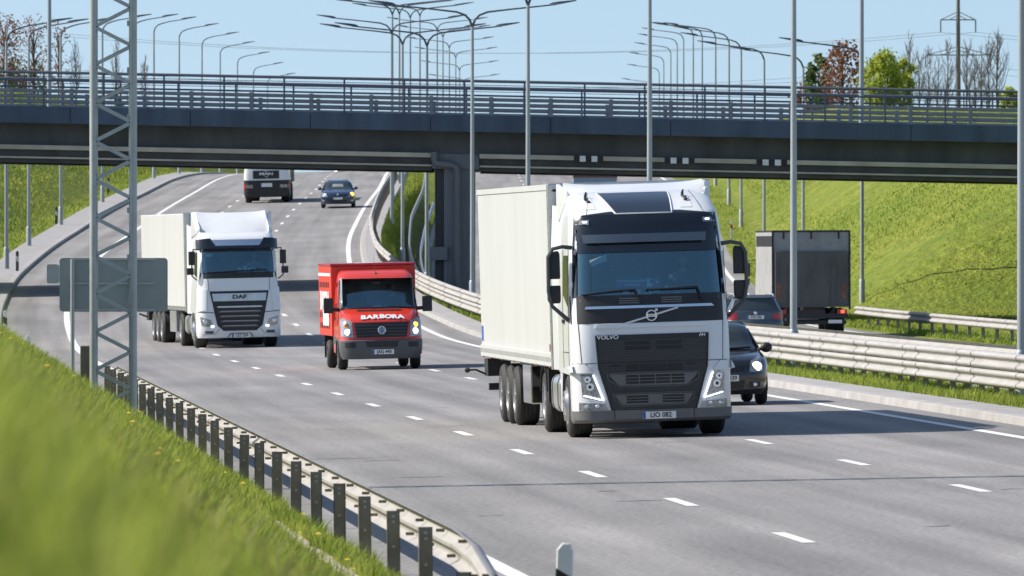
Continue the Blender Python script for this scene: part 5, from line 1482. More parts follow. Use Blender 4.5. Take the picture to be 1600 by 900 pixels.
# box body with a painted side
mb = MB(); mb.box(-1.03, 1.03, 2.22, 6.1, .80, 2.50); bx_ = mb.build('box_body', 'redside', VA, smooth=False, bevel=.02)
mb = MB(); mb.box(-1.05, 1.05, 2.18, 6.12, 2.505, 2.56); mb.build('box_roof', 'roofred', bx_, smooth=False, bevel=.015)
mb = MB(); mb.box(-1.04, -1.032, 2.3, 6.0, 2.26, 2.33); mb.box(1.032, 1.04, 2.3, 6.0, 2.26, 2.33); mb.box(-.25, .25, 3.2, 4.6, 2.562, 2.566)
mb.build('white_stripe', 'whiteink', bx_, smooth=False)
mb = MB()
for yy in np.arange(2.9, 5.8, .52):
    for zz in (1.98, 1.24, .98) : mb.box(-1.04, -1.031, yy, yy + .22, zz, zz + .13)
mb.build('side_pattern', 'ink', bx_, smooth=False)
text('BARBORA', .62, 'whiteink', bx_, (-1.045, 4.1, 1.63), (R(90), 0, R(-90)), bold=.02, ext=.003)
mb = MB(); mb.box(-1.042, -1.031, 3.0, 4.8, 1.05, 1.42); mb.build('side_label', 'paper', bx_, smooth=False)
mb = MB()
for s in (-1, 1): mb.box(min(s * .35, s * .45), max(s * .35, s * .45), 1.2, 6.0, .45, .62)
for y in (1.05, 4.35): mb.tube([(-.9, y, .34), (.9, y, .34)], .06, 8)
mb.box(-.4, .4, .4, 2.0, .30, .7); mb.box(-1.0, 1.0, 5.0, 5.05, .25, .8)
mb.build('chassis', 'black', VA, smooth=False)

# ------------------------------------------------------------------ cars
M['cglass'] = P('dark_car_glass', (.030, .042, .045), .06, coat=.6, var=.1)
def car(root, fl, rl, ln, paint, roof=None):
    """fl / rl: shells of the front and rear half; the rear one is turned round"""
    def half(sh, rear, name, zcut=None):
        mb = MB(); z0, z1 = sh.z[0], sh.z[-1]
        zs = sorted(set(list(sh.z) + list(np.linspace(z0, z1, 16)))); sh.grid(mb, zs, sh.cols(9, 6), None, True, True)
        if rear: mb.v = [(-v[0], ln - v[1], v[2]) for v in mb.v]
        return mb
    a = half(fl, False, 'body'); b = half(rl, True, 'body'); a.add(b.v, b.f)
    return a.build('body', paint, root, angle=38)
def flip(mb, ln): mb.v = [(-v[0], ln - v[1], v[2]) for v in mb.v]; return mb
def car_wheels(root, w, ya, yb, r, rim='alu'):
    for s in (-1, 1):
        for y in (ya, yb):
            wheel(root, s * (w + .004), y, r, .19, s, rim, dish=.04, bolts=5)
            mb = MB(); a0 = [(y + (r + .075) * math.cos(q), r + .03 + (r + .075) * math.sin(q)) for q in np.linspace(R(-12), R(192), 14)]
            mb.prism(a0, s * (w - .3), s * (w + .001), 'x'); mb.build('wheel_arch', 'black', root, angle=50)
def car_side(root, pts_l, name, mat):   # pts: (y, z, x) polygons on both flanks
    for s in (-1, 1):
        mb = MB(); mb.loft([[Vector((s * (x + .008), y, z)) for y, z, x in pts_l], [Vector((s * (x - .02), y, z)) for y, z, x in pts_l]]); mb.build(name, mat, root, smooth=False)
def car_mirror(root, x, y, z, mat, w=.20, h=.15):
    for s in (-1, 1):
        mb = MB(); mb.ball((s * (x + w * .55), y, z), (w * .55, .07, h * .55), 12, 8); mb.tube([(s * (x - .06), y + .02, z - .05), (s * (x + .05), y, z - .02)], .025, 6); mb.build('mirror', mat, root)

# small black car behind the big lorry
YA = place(1133, 635, 151.0, 'small black hatchback with lit headlamp beside the big white lorry', 'parked_car' if False else 'car', 'car', -.080)
yf = Shell([(.20, .10, .74, .28, .12, 1.95), (.30, .02, .80, .30, .14, 1.95), (.52, .0, .83, .32, .16, 1.95), (.70, .04, .845, .34, .18, 1.95), (.82, .12, .84, .36, .2, 1.95), (.90, .36, .82, .36, .22, 1.95), (.96, .72, .80, .34, .2, 1.95), (1.00, .95, .785, .30, .16, 1.95),
            (1.42, 1.55, .60, .22, .10, 1.98), (1.48, 1.75, .55, .2, .06, 2.05), (1.51, 1.95, .48, .2, .04, 2.2)])
yr = Shell([(.24, .08, .76, .25, .08, 1.85), (.5, .0, .82, .28, .1, 1.85), (.9, .06, .83, .28, .1, 1.85), (1.05, .12, .79, .25, .1, 1.85), (1.40, .36, .62, .22, .08, 1.85), (1.48, .55, .56, .2, .06, 1.85), (1.51, .9, .48, .2, .04, 1.85)])
car(YA, yf, yr, 3.75, 'carblack')
mb = MB(); yf.quad(mb, [(-.73, 1.005), (.73, 1.005), (.565, 1.41), (-.565, 1.41)], 14, 8, .008); mb.build('windscreen', 'carglass' if False else 'cglass', YA)
mb = flip(MB(), 0); yr.quad(mb, [(-.68, 1.05), (.68, 1.05), (.56, 1.39), (-.56, 1.39)], 10, 5, .008); flip(mb, 3.75).build('rear_window', 'cglass', YA)
car_side(YA, [(1.20, 1.02, .782), (2.9, 1.04, .79), (2.75, 1.38, .64), (1.72, 1.38, .625)], 'side_window', 'cglass')
for s in (-1, 1):
    c = [(-.72, .62), (-.46, .60), (-.50, .80), (-.70, .90)]; c = c if s < 0 else sym(c)
    mb = MB(); yf.quad(mb, c, 6, 6, .008, .02); h = mb.build('headlamp', 'lens', YA)
    mb = MB(); mb.ball(yf.S(s * .60, .70, .012), (.095, .035, .085), 14, 8); mb.build('lit_lamp', 'lampon', h)
    mb = MB(); yf.quad(mb, [(s * .56 - .10, .33), (s * .56 + .10, .33), (s * .56 + .10, .43), (s * .56 - .10, .43)], 4, 3, .008); f = mb.build('fog_recess', 'black', YA)
    mb = MB(); mb.ball(yf.S(s * .56, .38, .012), (.04, .02, .04), 10, 6); mb.build('fog_lamp', 'chrome', f)
mb = MB(); yf.quad(mb, [(-.34, .30), (.34, .30), (.38, .46), (-.38, .46)], 8, 3, .008); yf.quad(mb, [(-.36, .62), (.36, .62), (.38, .70), (-.38, .70)], 8, 2, .008); mb.build('air_intake', 'black', YA)
plate(YA, .0, -.03, .50, '439', .52, .112, align=.15)
car_mirror(YA, .80, 1.25, 1.03, 'black', .20, .17); car_wheels(YA, .835, .80, 3.2, .30)
mb = MB(); yf.line(mb, [(-.5, 1.0), (.05, 1.03)], .012, .02); yf.line(mb, [(.0, 1.0), (.6, 1.03)], .012, .02); mb.build('wiper', 'black', YA)

# dark blue hatchback far up the road
BL = place(528, 326, 438.0, 'dark blue hatchback with lit amber indicator far up the near carriageway', 'car', 'car', -.005, pitch=.028)
bf = Shell([(.22, .08, .80, .28, .12, 2.2), (.34, .0, .87, .32, .16, 2.2), (.6, .0, .89, .34, .18, 2.2), (.75, .06, .89, .36, .2, 2.2), (.86, .30, .87, .36, .2, 2.2), (.97, .95, .82, .32, .16, 2.2), (1.36, 1.65, .62, .22, .10, 2.25), (1.43, 1.9, .56, .2, .06, 2.3), (1.46, 2.2, .5, .2, .04, 2.5)])
br2 = Shell([(.26, .08, .82, .25, .08, 2.0), (.5, .0, .88, .28, .1, 2.0), (.9, .06, .88, .28, .1, 2.0), (1.03, .14, .82, .25, .1, 2.0), (1.36, .5, .64, .22, .08, 2.0), (1.46, 1.0, .5, .2, .04, 2.0)])
car(BL, bf, br2, 4.2, 'carblue')
mb = MB(); bf.quad(mb, [(-.74, .985), (.74, .985), (.58, 1.35), (-.58, 1.35)], 12, 6, .008); mb.build('windscreen', 'cglass', BL)
mb = MB(); bf.quad(mb, [(-.30, 1.10), (.30, 1.10), (.26, 1.25), (-.26, 1.25)], 4, 2, .012); mb.build('window_reflection' if False else 'painted_reflection', 'signback', BL)  # pale patch over the windscreen, a reflection painted on
car_side(BL, [(1.2, .99, .825), (3.2, 1.0, .83), (2.95, 1.34, .66), (1.8, 1.34, .645)], 'side_window', 'cglass')
for s in (-1, 1):
    c = [(-.83, .62), (-.52, .60), (-.56, .72), (-.82, .80)]; c = c if s < 0 else sym(c)
    mb = MB(); bf.quad(mb, c, 5, 3, .008, .02); h = mb.build('headlamp', 'lens', BL)
    if s > 0:
        mb = MB(); mb.ball(bf.S(.74, .72, .015), (.11, .04, .10), 10, 8); mb.build('indicator', 'amberon', h)
    mb = MB(); mb.ball(bf.S(s * .74, .40, .012), (.06, .02, .04), 8, 6); mb.build('fog_lamp', 'chrome', BL)
mb = MB(); bf.quad(mb, [(-.45, .30), (.45, .30), (.5, .44), (-.5, .44)], 8, 2, .008); bf.quad(mb, [(-.42, .66), (.42, .66), (.42, .70), (-.42, .70)], 8, 1, .008); mb.build('air_intake', 'black', BL)
p = bf.S(0, .72, .02); mb = MB(); mb.prism([(p.x, p.z - .09), (p.x + .06, p.z), (p.x, p.z + .09), (p.x - .06, p.z)], p.y - .01, p.y + .01, 'y'); mb.build('emblem', 'chrome', BL, smooth=False)
plate(BL, 0, -.03, .52, None); car_mirror(BL, .84, 1.3, 1.02, 'carblue'); car_wheels(BL, .88, .85, 3.45, .32)

# estate car on the opposite carriageway, seen from behind
SK = place(1181, 520, 255.0, 'blue grey estate car with roof rails seen from behind, next to the dark box lorry', 'car', 'car', -.075, z=float(Zoth(17.4, 255)), roll=0)
sr = Shell([(.24, .10, .80, .25, .10, 2.4), (.42, .0, .87, .28, .12, 2.4), (.62, .0, .89, .28, .12, 2.4), (.72, .08, .885, .26, .12, 2.4), (.98, .12, .87, .24, .12, 2.4), (1.03, .15, .83, .22, .12, 2.4), (1.36, .38, .66, .2, .10, 2.4), (1.42, .42, .62, .2, .1, 2.4), (1.46, .75, .56, .2, .05, 2.4)])
sf = Shell([(.22, .08, .80, .28, .12, 2.2), (.34, .0, .87, .32, .16, 2.2), (.6, .0, .89, .34, .18, 2.2), (.86, .30, .87, .36, .2, 2.2), (.97, 1.05, .82, .32, .16, 2.2), (1.36, 1.75, .62, .22, .10, 2.25), (1.43, 2.0, .56, .2, .06, 2.3), (1.46, 2.2, .5, .2, .04, 2.5)])
car(SK, sr, sf, 4.55, 'cargrey')
mb = MB(); sr.quad(mb, [(-.70, 1.02), (.70, 1.02), (.60, 1.33), (-.60, 1.33)], 10, 5, .008); mb.build('rear_window', 'cglass', SK)
mb = MB(); sr.quad(mb, [(-.64, 1.37), (.64, 1.37), (.60, 1.43), (-.60, 1.43)], 10, 1, .06, .05); mb.build('roof_spoiler', 'cargrey', SK)
for s in (-1, 1):
    c = [(-.885, .74), (-.56, .72), (-.54, .90), (-.875, .98)]; c = c if s < 0 else sym(c)
    mb = MB(); sr.quad(mb, c, 5, 4, .01, .02); mb.build('tail_lamp', 'redlens', SK)
    mb = MB(); mb.tube([(s * .60, .55, 1.43), (s * .60, .65, 1.50), (s * .60, 2.6, 1.52), (s * .60, 2.75, 1.45)], .02, 6); mb.build('roof_rail', 'galv', SK)
car_side(SK, [(.62, 1.02, .83), (3.3, 1.0, .825), (2.75, 1.35, .66), (.75, 1.34, .675)], 'side_window', 'cglass')
plate(SK, 0, .055, .80, 'FG1182', .52, .112); mb = MB(); mb.ball(sr.S(0, .93, .01), (.05, .015, .05), 12, 8); mb.build('emblem', 'chrome', SK)
car_mirror(SK, .84, 2.95, 1.02, 'cargrey'); car_wheels(SK, .88, 1.0, 3.65, .32)

# ------------------------------------------------------------------ dark box lorry going away
BX = place(1268, 513, 271.0, 'dusty dark grey box lorry seen from behind with tail lift on the opposite carriageway', 'box_lorry', 'lorry', -.048, z=float(Zoth(20.6, 271)), roll=.004)
BT = 3.46
mb = MB(); mb.box(-1.25, 1.25, .06, 7.2, .98, BT); bb = mb.build('box_body', 'tarpside', BX, smooth=False, bevel=.02)
mb = MB(); mb.box(-1.255, 1.255, .03, .058, 2.78, BT - .05); mb.build('rear_header', 'tarplight', bb, smooth=False)
mb = MB(); mb.box(-1.18, 1.18, -.06, .028, .98, 2.80); tl = mb.build('tail_lift', 'tarpdark', BX, smooth=False, bevel=.02)
mb = MB()
for xx in (-.78, .62): mb.box(xx, xx + .20, -.085, -.061, 1.05, 2.25)
mb.box(-1.18, 1.18, -.085, -.061, .98, 1.06); mb.build('lift_rib', 'dgrey', tl, smooth=False)
M['hazard'] = P('faded_orange_stripes', (.22, .09, .05), .7, var=.5, scale=6)
mb = MB()
for s in (-1, 1): mb.box(s * 1.06 - .06, s * 1.06 + .06, -.066, -.061, 1.25, 1.75)
mb.build('hazard_stripe', 'hazard', tl, smooth=False)
mb = MB(); mb.box(-1.265, 1.265, .02, 7.22, BT - .03, BT + .02)
for s in (-1, 1): mb.box(s * 1.255 - .03, s * 1.255 + .03, .0, .08, .9, BT)
for xx in (-.9, 0, .9): mb.box(xx - .03, xx + .03, .01, .029, BT - .26, BT)
mb.box(-1.2525, -1.251, .2, 7.0, 2.95, 3.3)
mb.build('box_frame', 'black', bb, smooth=False)
mb = MB(); mb.box(-1.2, 1.2, .0, .16, .62, .76); mb.box(-1.15, 1.15, .1, .2, .42, .54)
for s in (-1, 1): mb.box(min(s * .35, s * .45), max(s * .35, s * .45), .2, 7.8, .75, .97); mb.box(min(s * .7, s * .8), max(s * .7, s * .8), .15, .9, .45, .97)
mb.box(-.45, .45, -.01, .01, .60, .88); mb.tube([(-1, 1.9, .48), (1, 1.9, .48)], .08, 8)
mb.build('chassis', 'black', BX, smooth=False)
for s in (-1, 1):
    mb = MB(); mb.box(s * 1.0 - .16, s * 1.0 + .16, -.03, .0, .76, .90); h = mb.build('tail_lamp', 'redlens', BX, smooth=False)
    mb = MB(); mb.box(s * 1.02 - .06, s * 1.02 + .06, -.036, -.031, .78, .88); mb.build('lit_lamp', 'redon' if s > 0 else 'redlens', h, smooth=False)
    wheel(BX, s * 1.20, 1.9, .47, .28, s, 'rim', True, dish=.12); wheel(BX, s * 1.18, 7.6, .47, .28, s, 'rim', dish=-.04)
    mb = MB(); mb.box(min(s * 1.36, s * 1.52), max(s * 1.36, s * 1.52), 8.2, 8.32, 1.95, 2.40); mb.box(min(s * 1.38, s * 1.52), max(s * 1.38, s * 1.52), 8.2, 8.32, 1.66, 1.88)
    mb.tube([(s * 1.1, 8.3, 2.5), (s * 1.44, 8.28, 2.48), (s * 1.44, 8.28, 1.7)], .02, 6); mb.build('mirror', 'black', BX, smooth=False)
mb = MB(); mb.box(.55, 1.0, -.012, -.002, .45, .56); mb.build('licence_plate', 'plate', BX, smooth=False)
cs = Shell([(.4, .0, 1.15, .25, .08, 1.6), (1.9, .02, 1.15, .25, .08, 1.6), (2.7, .25, 1.08, .25, .08, 1.6), (2.9, .5, 1.05, .25, .06, 1.6)])
mb = MB(); cs.grid(mb, [.4, 1.0, 1.9, 2.3, 2.7, 2.8, 2.9], cs.cols(9, 5), None, True, True); flip(mb, 9.0).build('cab', 'white', BX, angle=35)
mb = MB(); cs.quad(mb, [(-1.05, 1.75), (1.05, 1.75), (1.0, 2.6), (-1.0, 2.6)], 10, 4, .008); flip(mb, 9.0).build('windscreen', 'cglass', BX)

# ------------------------------------------------------------------ far lorries
MA = place(417, 319, 452.0, 'white lorry with black bumper coming down beneath the bridge', 'lorry', 'lorry', 0.01, pitch=.028)
ms = Shell([(.32, .02, 1.18, .25, .08, 2.1), (.45, .0, 1.24, .25, .08, 2.1), (1.25, .0, 1.24, .25, .08, 2.1), (1.9, .03, 1.2, .25, .1, 2.1), (2.7, .16, 1.15, .25, .1, 2.1), (3.1, .35, 1.1, .25, .08, 2.1)])
mb = MB(); ms.grid(mb, [1.24, 1.5, 1.9, 2.3, 2.7, 2.9, 3.1], ms.cols(9, 5), None, True, True); mb.build('cab', 'white', MA, angle=35)
mb = MB(); ms.grid(mb, [.32, .38, .45, .8, 1.1, 1.235], ms.cols(9, 5), None, True, True); mb.build('bumper', 'black', MA, angle=35)
mb = MB(); ms.quad(mb, [(-.72, 1.32), (.70, 1.32), (.70, 1.76), (-.72, 1.76)], 8, 2, .015, .02); g = mb.build('grille', 'black', MA)
text('MAN', .20, 'whiteink', g, tuple(ms.S(0, 1.58, .03)), bold=.006, sx=1.7)
mb = MB(); mb.tube([ms.S(a, b, .03) for a, b in ((-.10, 1.70), (0, 1.75), (.10, 1.70))], .012, 5); mb.tube([ms.S(a, b, .03) for a, b in ((-.10, 1.45), (.08, 1.38), (.03, 1.47))], .012, 5); mb.build('emblem', 'chrome', g)
mb = MB(); ms.quad(mb, [(-1.08, 1.95), (1.08, 1.95), (1.05, 2.68), (-1.05, 2.68)], 10, 4, .01); mb.build('windscreen', 'cglass', MA)
for s in (-1, 1):
    mb = MB(); ms.quad(mb, [(s * .92 - .18, .82), (s * .92 + .18, .82), (s * .92 + .18, 1.0), (s * .92 - .18, 1.0)], 4, 2, .01); h = mb.build('headlamp', 'lens', MA)
    mb = MB(); ms.quad(mb, [(s * 1.17 - .05, .78), (s * 1.17 + .05, .78), (s * 1.17 + .05, 1.02), (s * 1.17 - .05, 1.02)], 2, 2, .02); mb.build('indicator', 'redlens', h)
    mb = MB(); mb.box(min(s * 1.36, s * 1.55), max(s * 1.36, s * 1.55), .4, .5, 2.0, 2.6); mb.tube([(s * 1.1, .45, 2.65), (s * 1.45, .45, 2.62)], .02, 5); mb.build('mirror', 'black', MA, smooth=False)
    wheel(MA, s * 1.20, 1.4, .50, .34, s, 'rim', dish=-.05); wheel(MA, s * 1.22, 5.4, .50, .29, s, 'rim', True)
plate(MA, 0, -.03, .98, None, .62, .20)
mb = MB(); mb.box(-1.2, 1.2, 2.5, 9.0, 1.0, 3.3); mb.build('box_body', 'tarpdark', MA, smooth=False)
mb = MB(); mb.box(-.45, .45, 1.5, 8.8, .6, .98); mb.tube([(-1, 5.4, .5), (1, 5.4, .5)], .09, 8); mb.build('chassis', 'black', MA, smooth=False)
# van with lit lamps just beyond the crest
CV = place(542, 283, 800.0, 'dark van with two lit headlamps just beyond the crest of the road', 'van', 'van', 0.0)
cvs = Shell([(.3, .0, 1.2, .3, .1, 5.0), (1.0, .05, 1.2, .3, .1, 5.0), (1.4, .6, 1.15, .3, .1, 5.0), (2.2, 1.2, .95, .3, .1, 5.0), (2.4, 1.6, .9, .3, .1, 5.0)])
mb = MB(); cvs.grid(mb, [.3, .7, 1.0, 1.2, 1.4, 1.8, 2.2, 2.3, 2.4], cvs.cols(9, 5), None, True, True); mb.build('body', 'carblack', CV)
mb = MB(); cvs.quad(mb, [(-1.0, 1.42), (1.0, 1.42), (.9, 2.15), (-.9, 2.15)], 8, 3, .01); mb.build('windscreen', 'cglass', CV)
for s in (-1, 1):
    mb = MB(); mb.ball(cvs.S(s * 1.02, .84, .03), (.20, .06, .16), 10, 8); mb.build('headlamp', 'lampon', CV)
    wheel(CV, s * 1.18, 1.0, .36, .22, s, 'dgrey', bolts=5, dish=.05); wheel(CV, s * 1.18, 4.2, .36, .22, s, 'dgrey', bolts=5, dish=.05)
# lorry far up the opposite carriageway, its top shows between bridge and white lorry
dF = 480.0; FL = place(930, 300, dF, 'far lorry with reddish roof edge glimpsed between the bridge and the white lorry roof', 'lorry', 'lorry', 0.0, z=float(Zoth(20, dF)), roll=0)
hT = 3.02 + (385 - 273) * dF / F - float(Zoth(20, dF))
mb = MB(); mb.box(-1.25, 1.25, 0, 8, .95, hT - .16); mb.build('box_body', 'bluegrey', FL, smooth=False)
mb = MB(); mb.box(-1.27, 1.27, -.02, 8.02, hT - .155, hT); mb.build('roof_edge', 'hazard', FL, smooth=False)
mb = MB(); mb.box(-.45, .45, .3, 8, .6, .94); mb.build('chassis', 'black', FL, smooth=False)
for s in (-1, 1): wheel(FL, s * 1.22, 2.0, .48, .29, s, 'rim', True); wheel(FL, s * 1.2, 7.0, .48, .29, s, 'rim')
# ------------------------------------------------------------------ trees, pylon
def bare_tree(px, d, h, label, group, seed, steep=.9, mat='twig', name='bare_tree', dens=1.0):
    rnd = random.Random(seed); x = (px - 800) * d / F; z = float(G(x - L(d), d)) - .1
    root = thing(name, label, 'tree', (x, d, z), group=group)
    tr = MB(); tr.tube([(0, 0, -.3), (rnd.uniform(-.1, .1), 0, h * .4), (rnd.uniform(-.2, .2), rnd.uniform(-.2, .2), h * .96)], [h * .013, h * .009, h * .002], 7); tr.build('trunk', 'bark', root)
    cr = MB()
    for k in range(int(34 * dens)):
        q = rnd.uniform(.18, .95); a = rnd.uniform(0, 2 * PI); ln = h * (.34 * (1 - q) + .07) * rnd.uniform(.7, 1.2)
        p0 = Vector((0, 0, h * q)); out = Vector((math.cos(a), math.sin(a), 0))
        dirv = (out * (1 - steep * .72) + Vector((0, 0, steep))).normalized()
        p1 = p0 + dirv * ln * .5 + out * ln * .08; p2 = p1 + (dirv + Vector((0, 0, .35))).normalized() * ln * .6
        cr.tube([p0, p1, p2], [h * .0042, h * .003, h * .0012], 4, False)
        for m in range(4):
            t = rnd.uniform(.25, 1); b0 = p0.lerp(p1, t * 2) if t < .5 else p1.lerp(p2, t * 2 - 1)
            dv = Vector((rnd.uniform(-1, 1), rnd.uniform(-1, 1), rnd.uniform(.6, 1.6))).normalized()
            cr.tube([b0, b0 + dv * ln * .22, b0 + (dv + Vector((0, 0, .3))) * ln * .36], [h * .002, h * .0015, h * .0008], 3, False)
    cr.build('crown', mat, root, smooth=False, normals=False)
    return root
def leafy_tree(px, d, h, wid, label, seed, mat, group=None, n=2600, ls=.22, blobs=14, z=None, low=.18, shape=1.0, name='leafy_tree'):
    rnd = np.random.default_rng(seed); x = (px - 800) * d / F; zz = float(G(x - L(d), d)) - .1 if z is None else z
    root = thing(name, label, 'tree', (x, d, zz), group=group)
    tr = MB(); tr.tube([(0, 0, -.3), (.05, 0, h * .35), (0, .05, h * .85)], [h * .02, h * .015, h * .004], 8)
    cs_ = []
    for k in range(blobs):
        q = low + (.97 - low) * (k + .5) / blobs; a = k * 2.4 + rnd.uniform(-.4, .4)
        rr = wid * .5 * math.sin(PI * min(1, (1 - q) * .75 + .16)) ** shape
        c = np.array([math.cos(a) * rr * rnd.uniform(.4, .9), math.sin(a) * rr * rnd.uniform(.4, .9), h * q]); cs_.append((c, max(.22, rr * rnd.uniform(.4, .7)) ))
        tr.tube([(0, 0, h * q * .7), tuple(c * np.array([.5, .5, .93])), tuple(c)], [h * .008, h * .005, h * .002], 5, False)
    tr.build('trunk', 'bark', root)
    P_ = []
    for c, r in cs_:
        m = int(n / blobs); dirs = rnd.normal(size=(m, 3)); dirs /= np.linalg.norm(dirs, axis=1)[:, None]
        rad = r * (.35 + .65 * rnd.random(m)) * (1 + .25 * rnd.normal(size=m)); P_.append(c + dirs * rad[:, None] * np.array([1, 1, 1.15]))
    P_ = np.concatenate(P_); m = len(P_)
    u = rnd.normal(size=(m, 3)); u /= np.linalg.norm(u, axis=1)[:, None]; v = np.cross(u, rnd.normal(size=(m, 3))); v /= np.linalg.norm(v, axis=1)[:, None]
    s = ls * rnd.uniform(.6, 1.3, m)[:, None]
    V = np.stack([P_ - u * s, P_ + v * s * .6, P_ + u * s, P_ - v * s * .6], 1).reshape(-1, 3)
    fast_mesh('crown', V, np.arange(m * 4).reshape(m, 4), mat, root)
    return root
def fast_mesh(name, V, faces4, mat, parent=None, faces3=None):
    me = bpy.data.meshes.new(name); nf = len(faces4); n3 = 0 if faces3 is None else len(faces3)
    me.vertices.add(len(V)); me.vertices.foreach_set('co', np.asarray(V, np.float32).ravel())
    me.loops.add(nf * 4 + n3 * 3); idx = faces4.ravel() if not n3 else np.concatenate([faces4.ravel(), faces3.ravel()])
    me.loops.foreach_set('vertex_index', idx.astype(np.int32)); me.polygons.add(nf + n3)
    st = np.arange(nf) * 4
    if n3: st = np.concatenate([st, nf * 4 + np.arange(n3) * 3])
    me.polygons.foreach_set('loop_start', st.astype(np.int32)); me.update(calc_edges=True); me.materials.append(M[mat])
    o = bpy.data.objects.new(name, me); C.objects.link(o)
    if parent: o.parent = parent
    return o
LEFTW = ['leftmost', 'second from the left', 'third from the left', 'fourth from the left', 'fifth from the left', 'sixth from the left', 'seventh from the left', 'eighth from the left', 'ninth from the left', 'tenth from the left', 'eleventh from the left', 'rightmost']
def ztop(py, d): return 3.02 + (385 - py) * d / F
rb = [(1420, 52, 640), (1437, 82, 690), (1452, 76, 720), (1466, 88, 700), (1481, 62, 650), (1511, 66, 690), (1523, 84, 710), (1534, 72, 640), (1545, 60, 690), (1559, 42, 640)]
for i, (px, py, d) in enumerate(rb):
    x = (px - 800) * d / F; h = ztop(py, d) - float(G(x - L(d), d))
    bare_tree(px, d, h, 'slender leafless tree near the pylon, %s of its row' % (LEFTW[i] if i < 9 else 'rightmost'), 'leafless trees by the pylon', 40 + i)
lb = [(118, 62, 620), (146, 78, 700), (182, 66, 640), (205, 96, 700), (226, 90, 680)]
for i, (px, py, d) in enumerate(lb):
    x = (px - 800) * d / F; h = ztop(py, d) - float(G(x - L(d), d))
    bare_tree(px, d, h, 'thin leafless tree behind the lattice mast, %s' % (LEFTW[i] if i < 4 else 'rightmost'), 'leafless trees behind the mast', 70 + i, steep=1.1, dens=.8)
def LT(px, py, d, wpx, label, seed, mat, **k):
    x = (px - 800) * d / F; h = ztop(py, d) - float(G(x - L(d), d)) + .1
    return leafy_tree(px, d, h, wpx * d / F, label, seed, mat, **k)
LT(1278, 86, 610, 46, 'dark green sparse tree left of the copper tree above the bridge railing', 1, 'leafdark', n=900, ls=.20, blobs=12)
LT(1316, 68, 600, 66, 'copper leaved tree behind the right part of the bridge railing', 2, 'leafred', n=1300, ls=.15, blobs=30, shape=.75)
LT(1270, 130, 620, 60, 'low copper bush at the foot of the copper tree', 3, 'leafred', n=900, ls=.18, blobs=8)
LT(1376, 84, 590, 64, 'round bright lime green willow right of the bridge lamp post', 4, 'leaflime', n=5200, ls=.12, blobs=30, low=.1)
LT(1412, 92, 600, 36, 'narrow lime green willow beside the leafless trees', 5, 'leaflime', n=2400, ls=.12, blobs=16, low=.1)
LT(1582, 142, 560, 46, 'light green bush at the right end of the bridge railing', 6, 'leaflime', n=1200, ls=.15, blobs=8, low=.05)
LT(8, 22, 560, 60, 'copper budded tree at the left edge of the picture', 7, 'leafred', n=900, ls=.11, blobs=26, shape=.6)
LT(52, 26, 590, 64, 'tall copper budded tree left of the bridge lamp post', 8, 'leafred', n=600, ls=.10, blobs=24, shape=.6)
LT(92, 32, 620, 40, 'slim copper budded tree right of the bridge lamp post', 9, 'leafred', n=300, ls=.10, blobs=18, shape=.6)
LT(30, 110, 600, 90, 'low green brown thicket under the copper budded trees', 10, 'leafdark', n=1200, ls=.15, blobs=10)
LT(182, 132, 640, 26, 'small round green bush behind the lattice mast', 11, 'leafdark', n=500, ls=.13, blobs=6)
# slatted stakes of young trees on the skyline
for i, px in enumerate(range(1506, 1572, 9)):
    d = 600; x = (px - 800) * d / F; z = float(G(x - L(d), d))
    if i == 0:
        st = thing('tree_stake', 'dark wooden tree stake with crossbar on the skyline, %s of its row' % LEFTW[0], 'stake', (x, d, z), group='tree stakes on the skyline')
        mb = MB(); mb.tube([(0, 0, -.2), (0, 0, ztop(141, d) - z)], .05, 6); mb.box(-.28, .28, -.03, .03, ztop(142, d) - z - .12, ztop(142, d) - z); mb.build('post', 'bark', st); S0 = st
    else:
        st = copy_tree(S0); st.location = (x, d, z); st['label'] = 'dark wooden tree stake with crossbar on the skyline, %s of its row' % (LEFTW[i] if i < 7 else 'rightmost')
# pylon far away
PD = 1000.0; px_ = (1497 - 800) * PD / F; pz = float(G(px_ - L(PD), PD))
py = thing('pylon', 'single pole power pylon with two crossarms above the leafless trees', 'pylon', (px_, PD, pz))
zt_ = ztop(-12, PD) - pz
mb = MB(); mb.tube([(0, 0, -1), (0, 0, zt_)], [.42, .20], 10); mb.build('pole', 'pylonc', py)
def crossarm(zy, half, drop_):
    zz = ztop(zy, PD) - pz; mb = MB()
    mb.tube([(-half, 0, zz), (half, 0, zz)], .07, 5)
    for s in (-1, 1): mb.tube([(s * half, 0, zz), (0, 0, zz + drop_)], .05, 5); mb.tube([(s * half * .5, 0, zz), (0, 0, zz + drop_ * .6)], .04, 4)
    a = mb.build('crossarm', 'pylonc', py)
    for s in (-1, 1):
        mb = MB(); mb.tube([(s * half, 0, zz), (s * half, 0, zz - 1.5)], .08, 6); mb.build('insulator', 'pylonc', a)
    return zz
za = crossarm(31, 2.1, 1.0); zb2 = crossarm(86, 3.9, 1.0)
for (xx, zz) in ((-2.1, za - 1.5), (2.1, za - 1.5), (-3.9, zb2 - 1.5), (3.9, zb2 - 1.5)):
    for s in (-1, 1):
        mb = MB(); pts = []
        for k in range(11):
            q = k / 10; pts.append((xx + s * 120 * q, 40 * q * s, zz - 5 * 4 * q * (1 - q) * .6 - s * 0))
        mb.tube(pts, .018, 4, False); mb.build('cable', 'pylonc', py, smooth=False, normals=False)

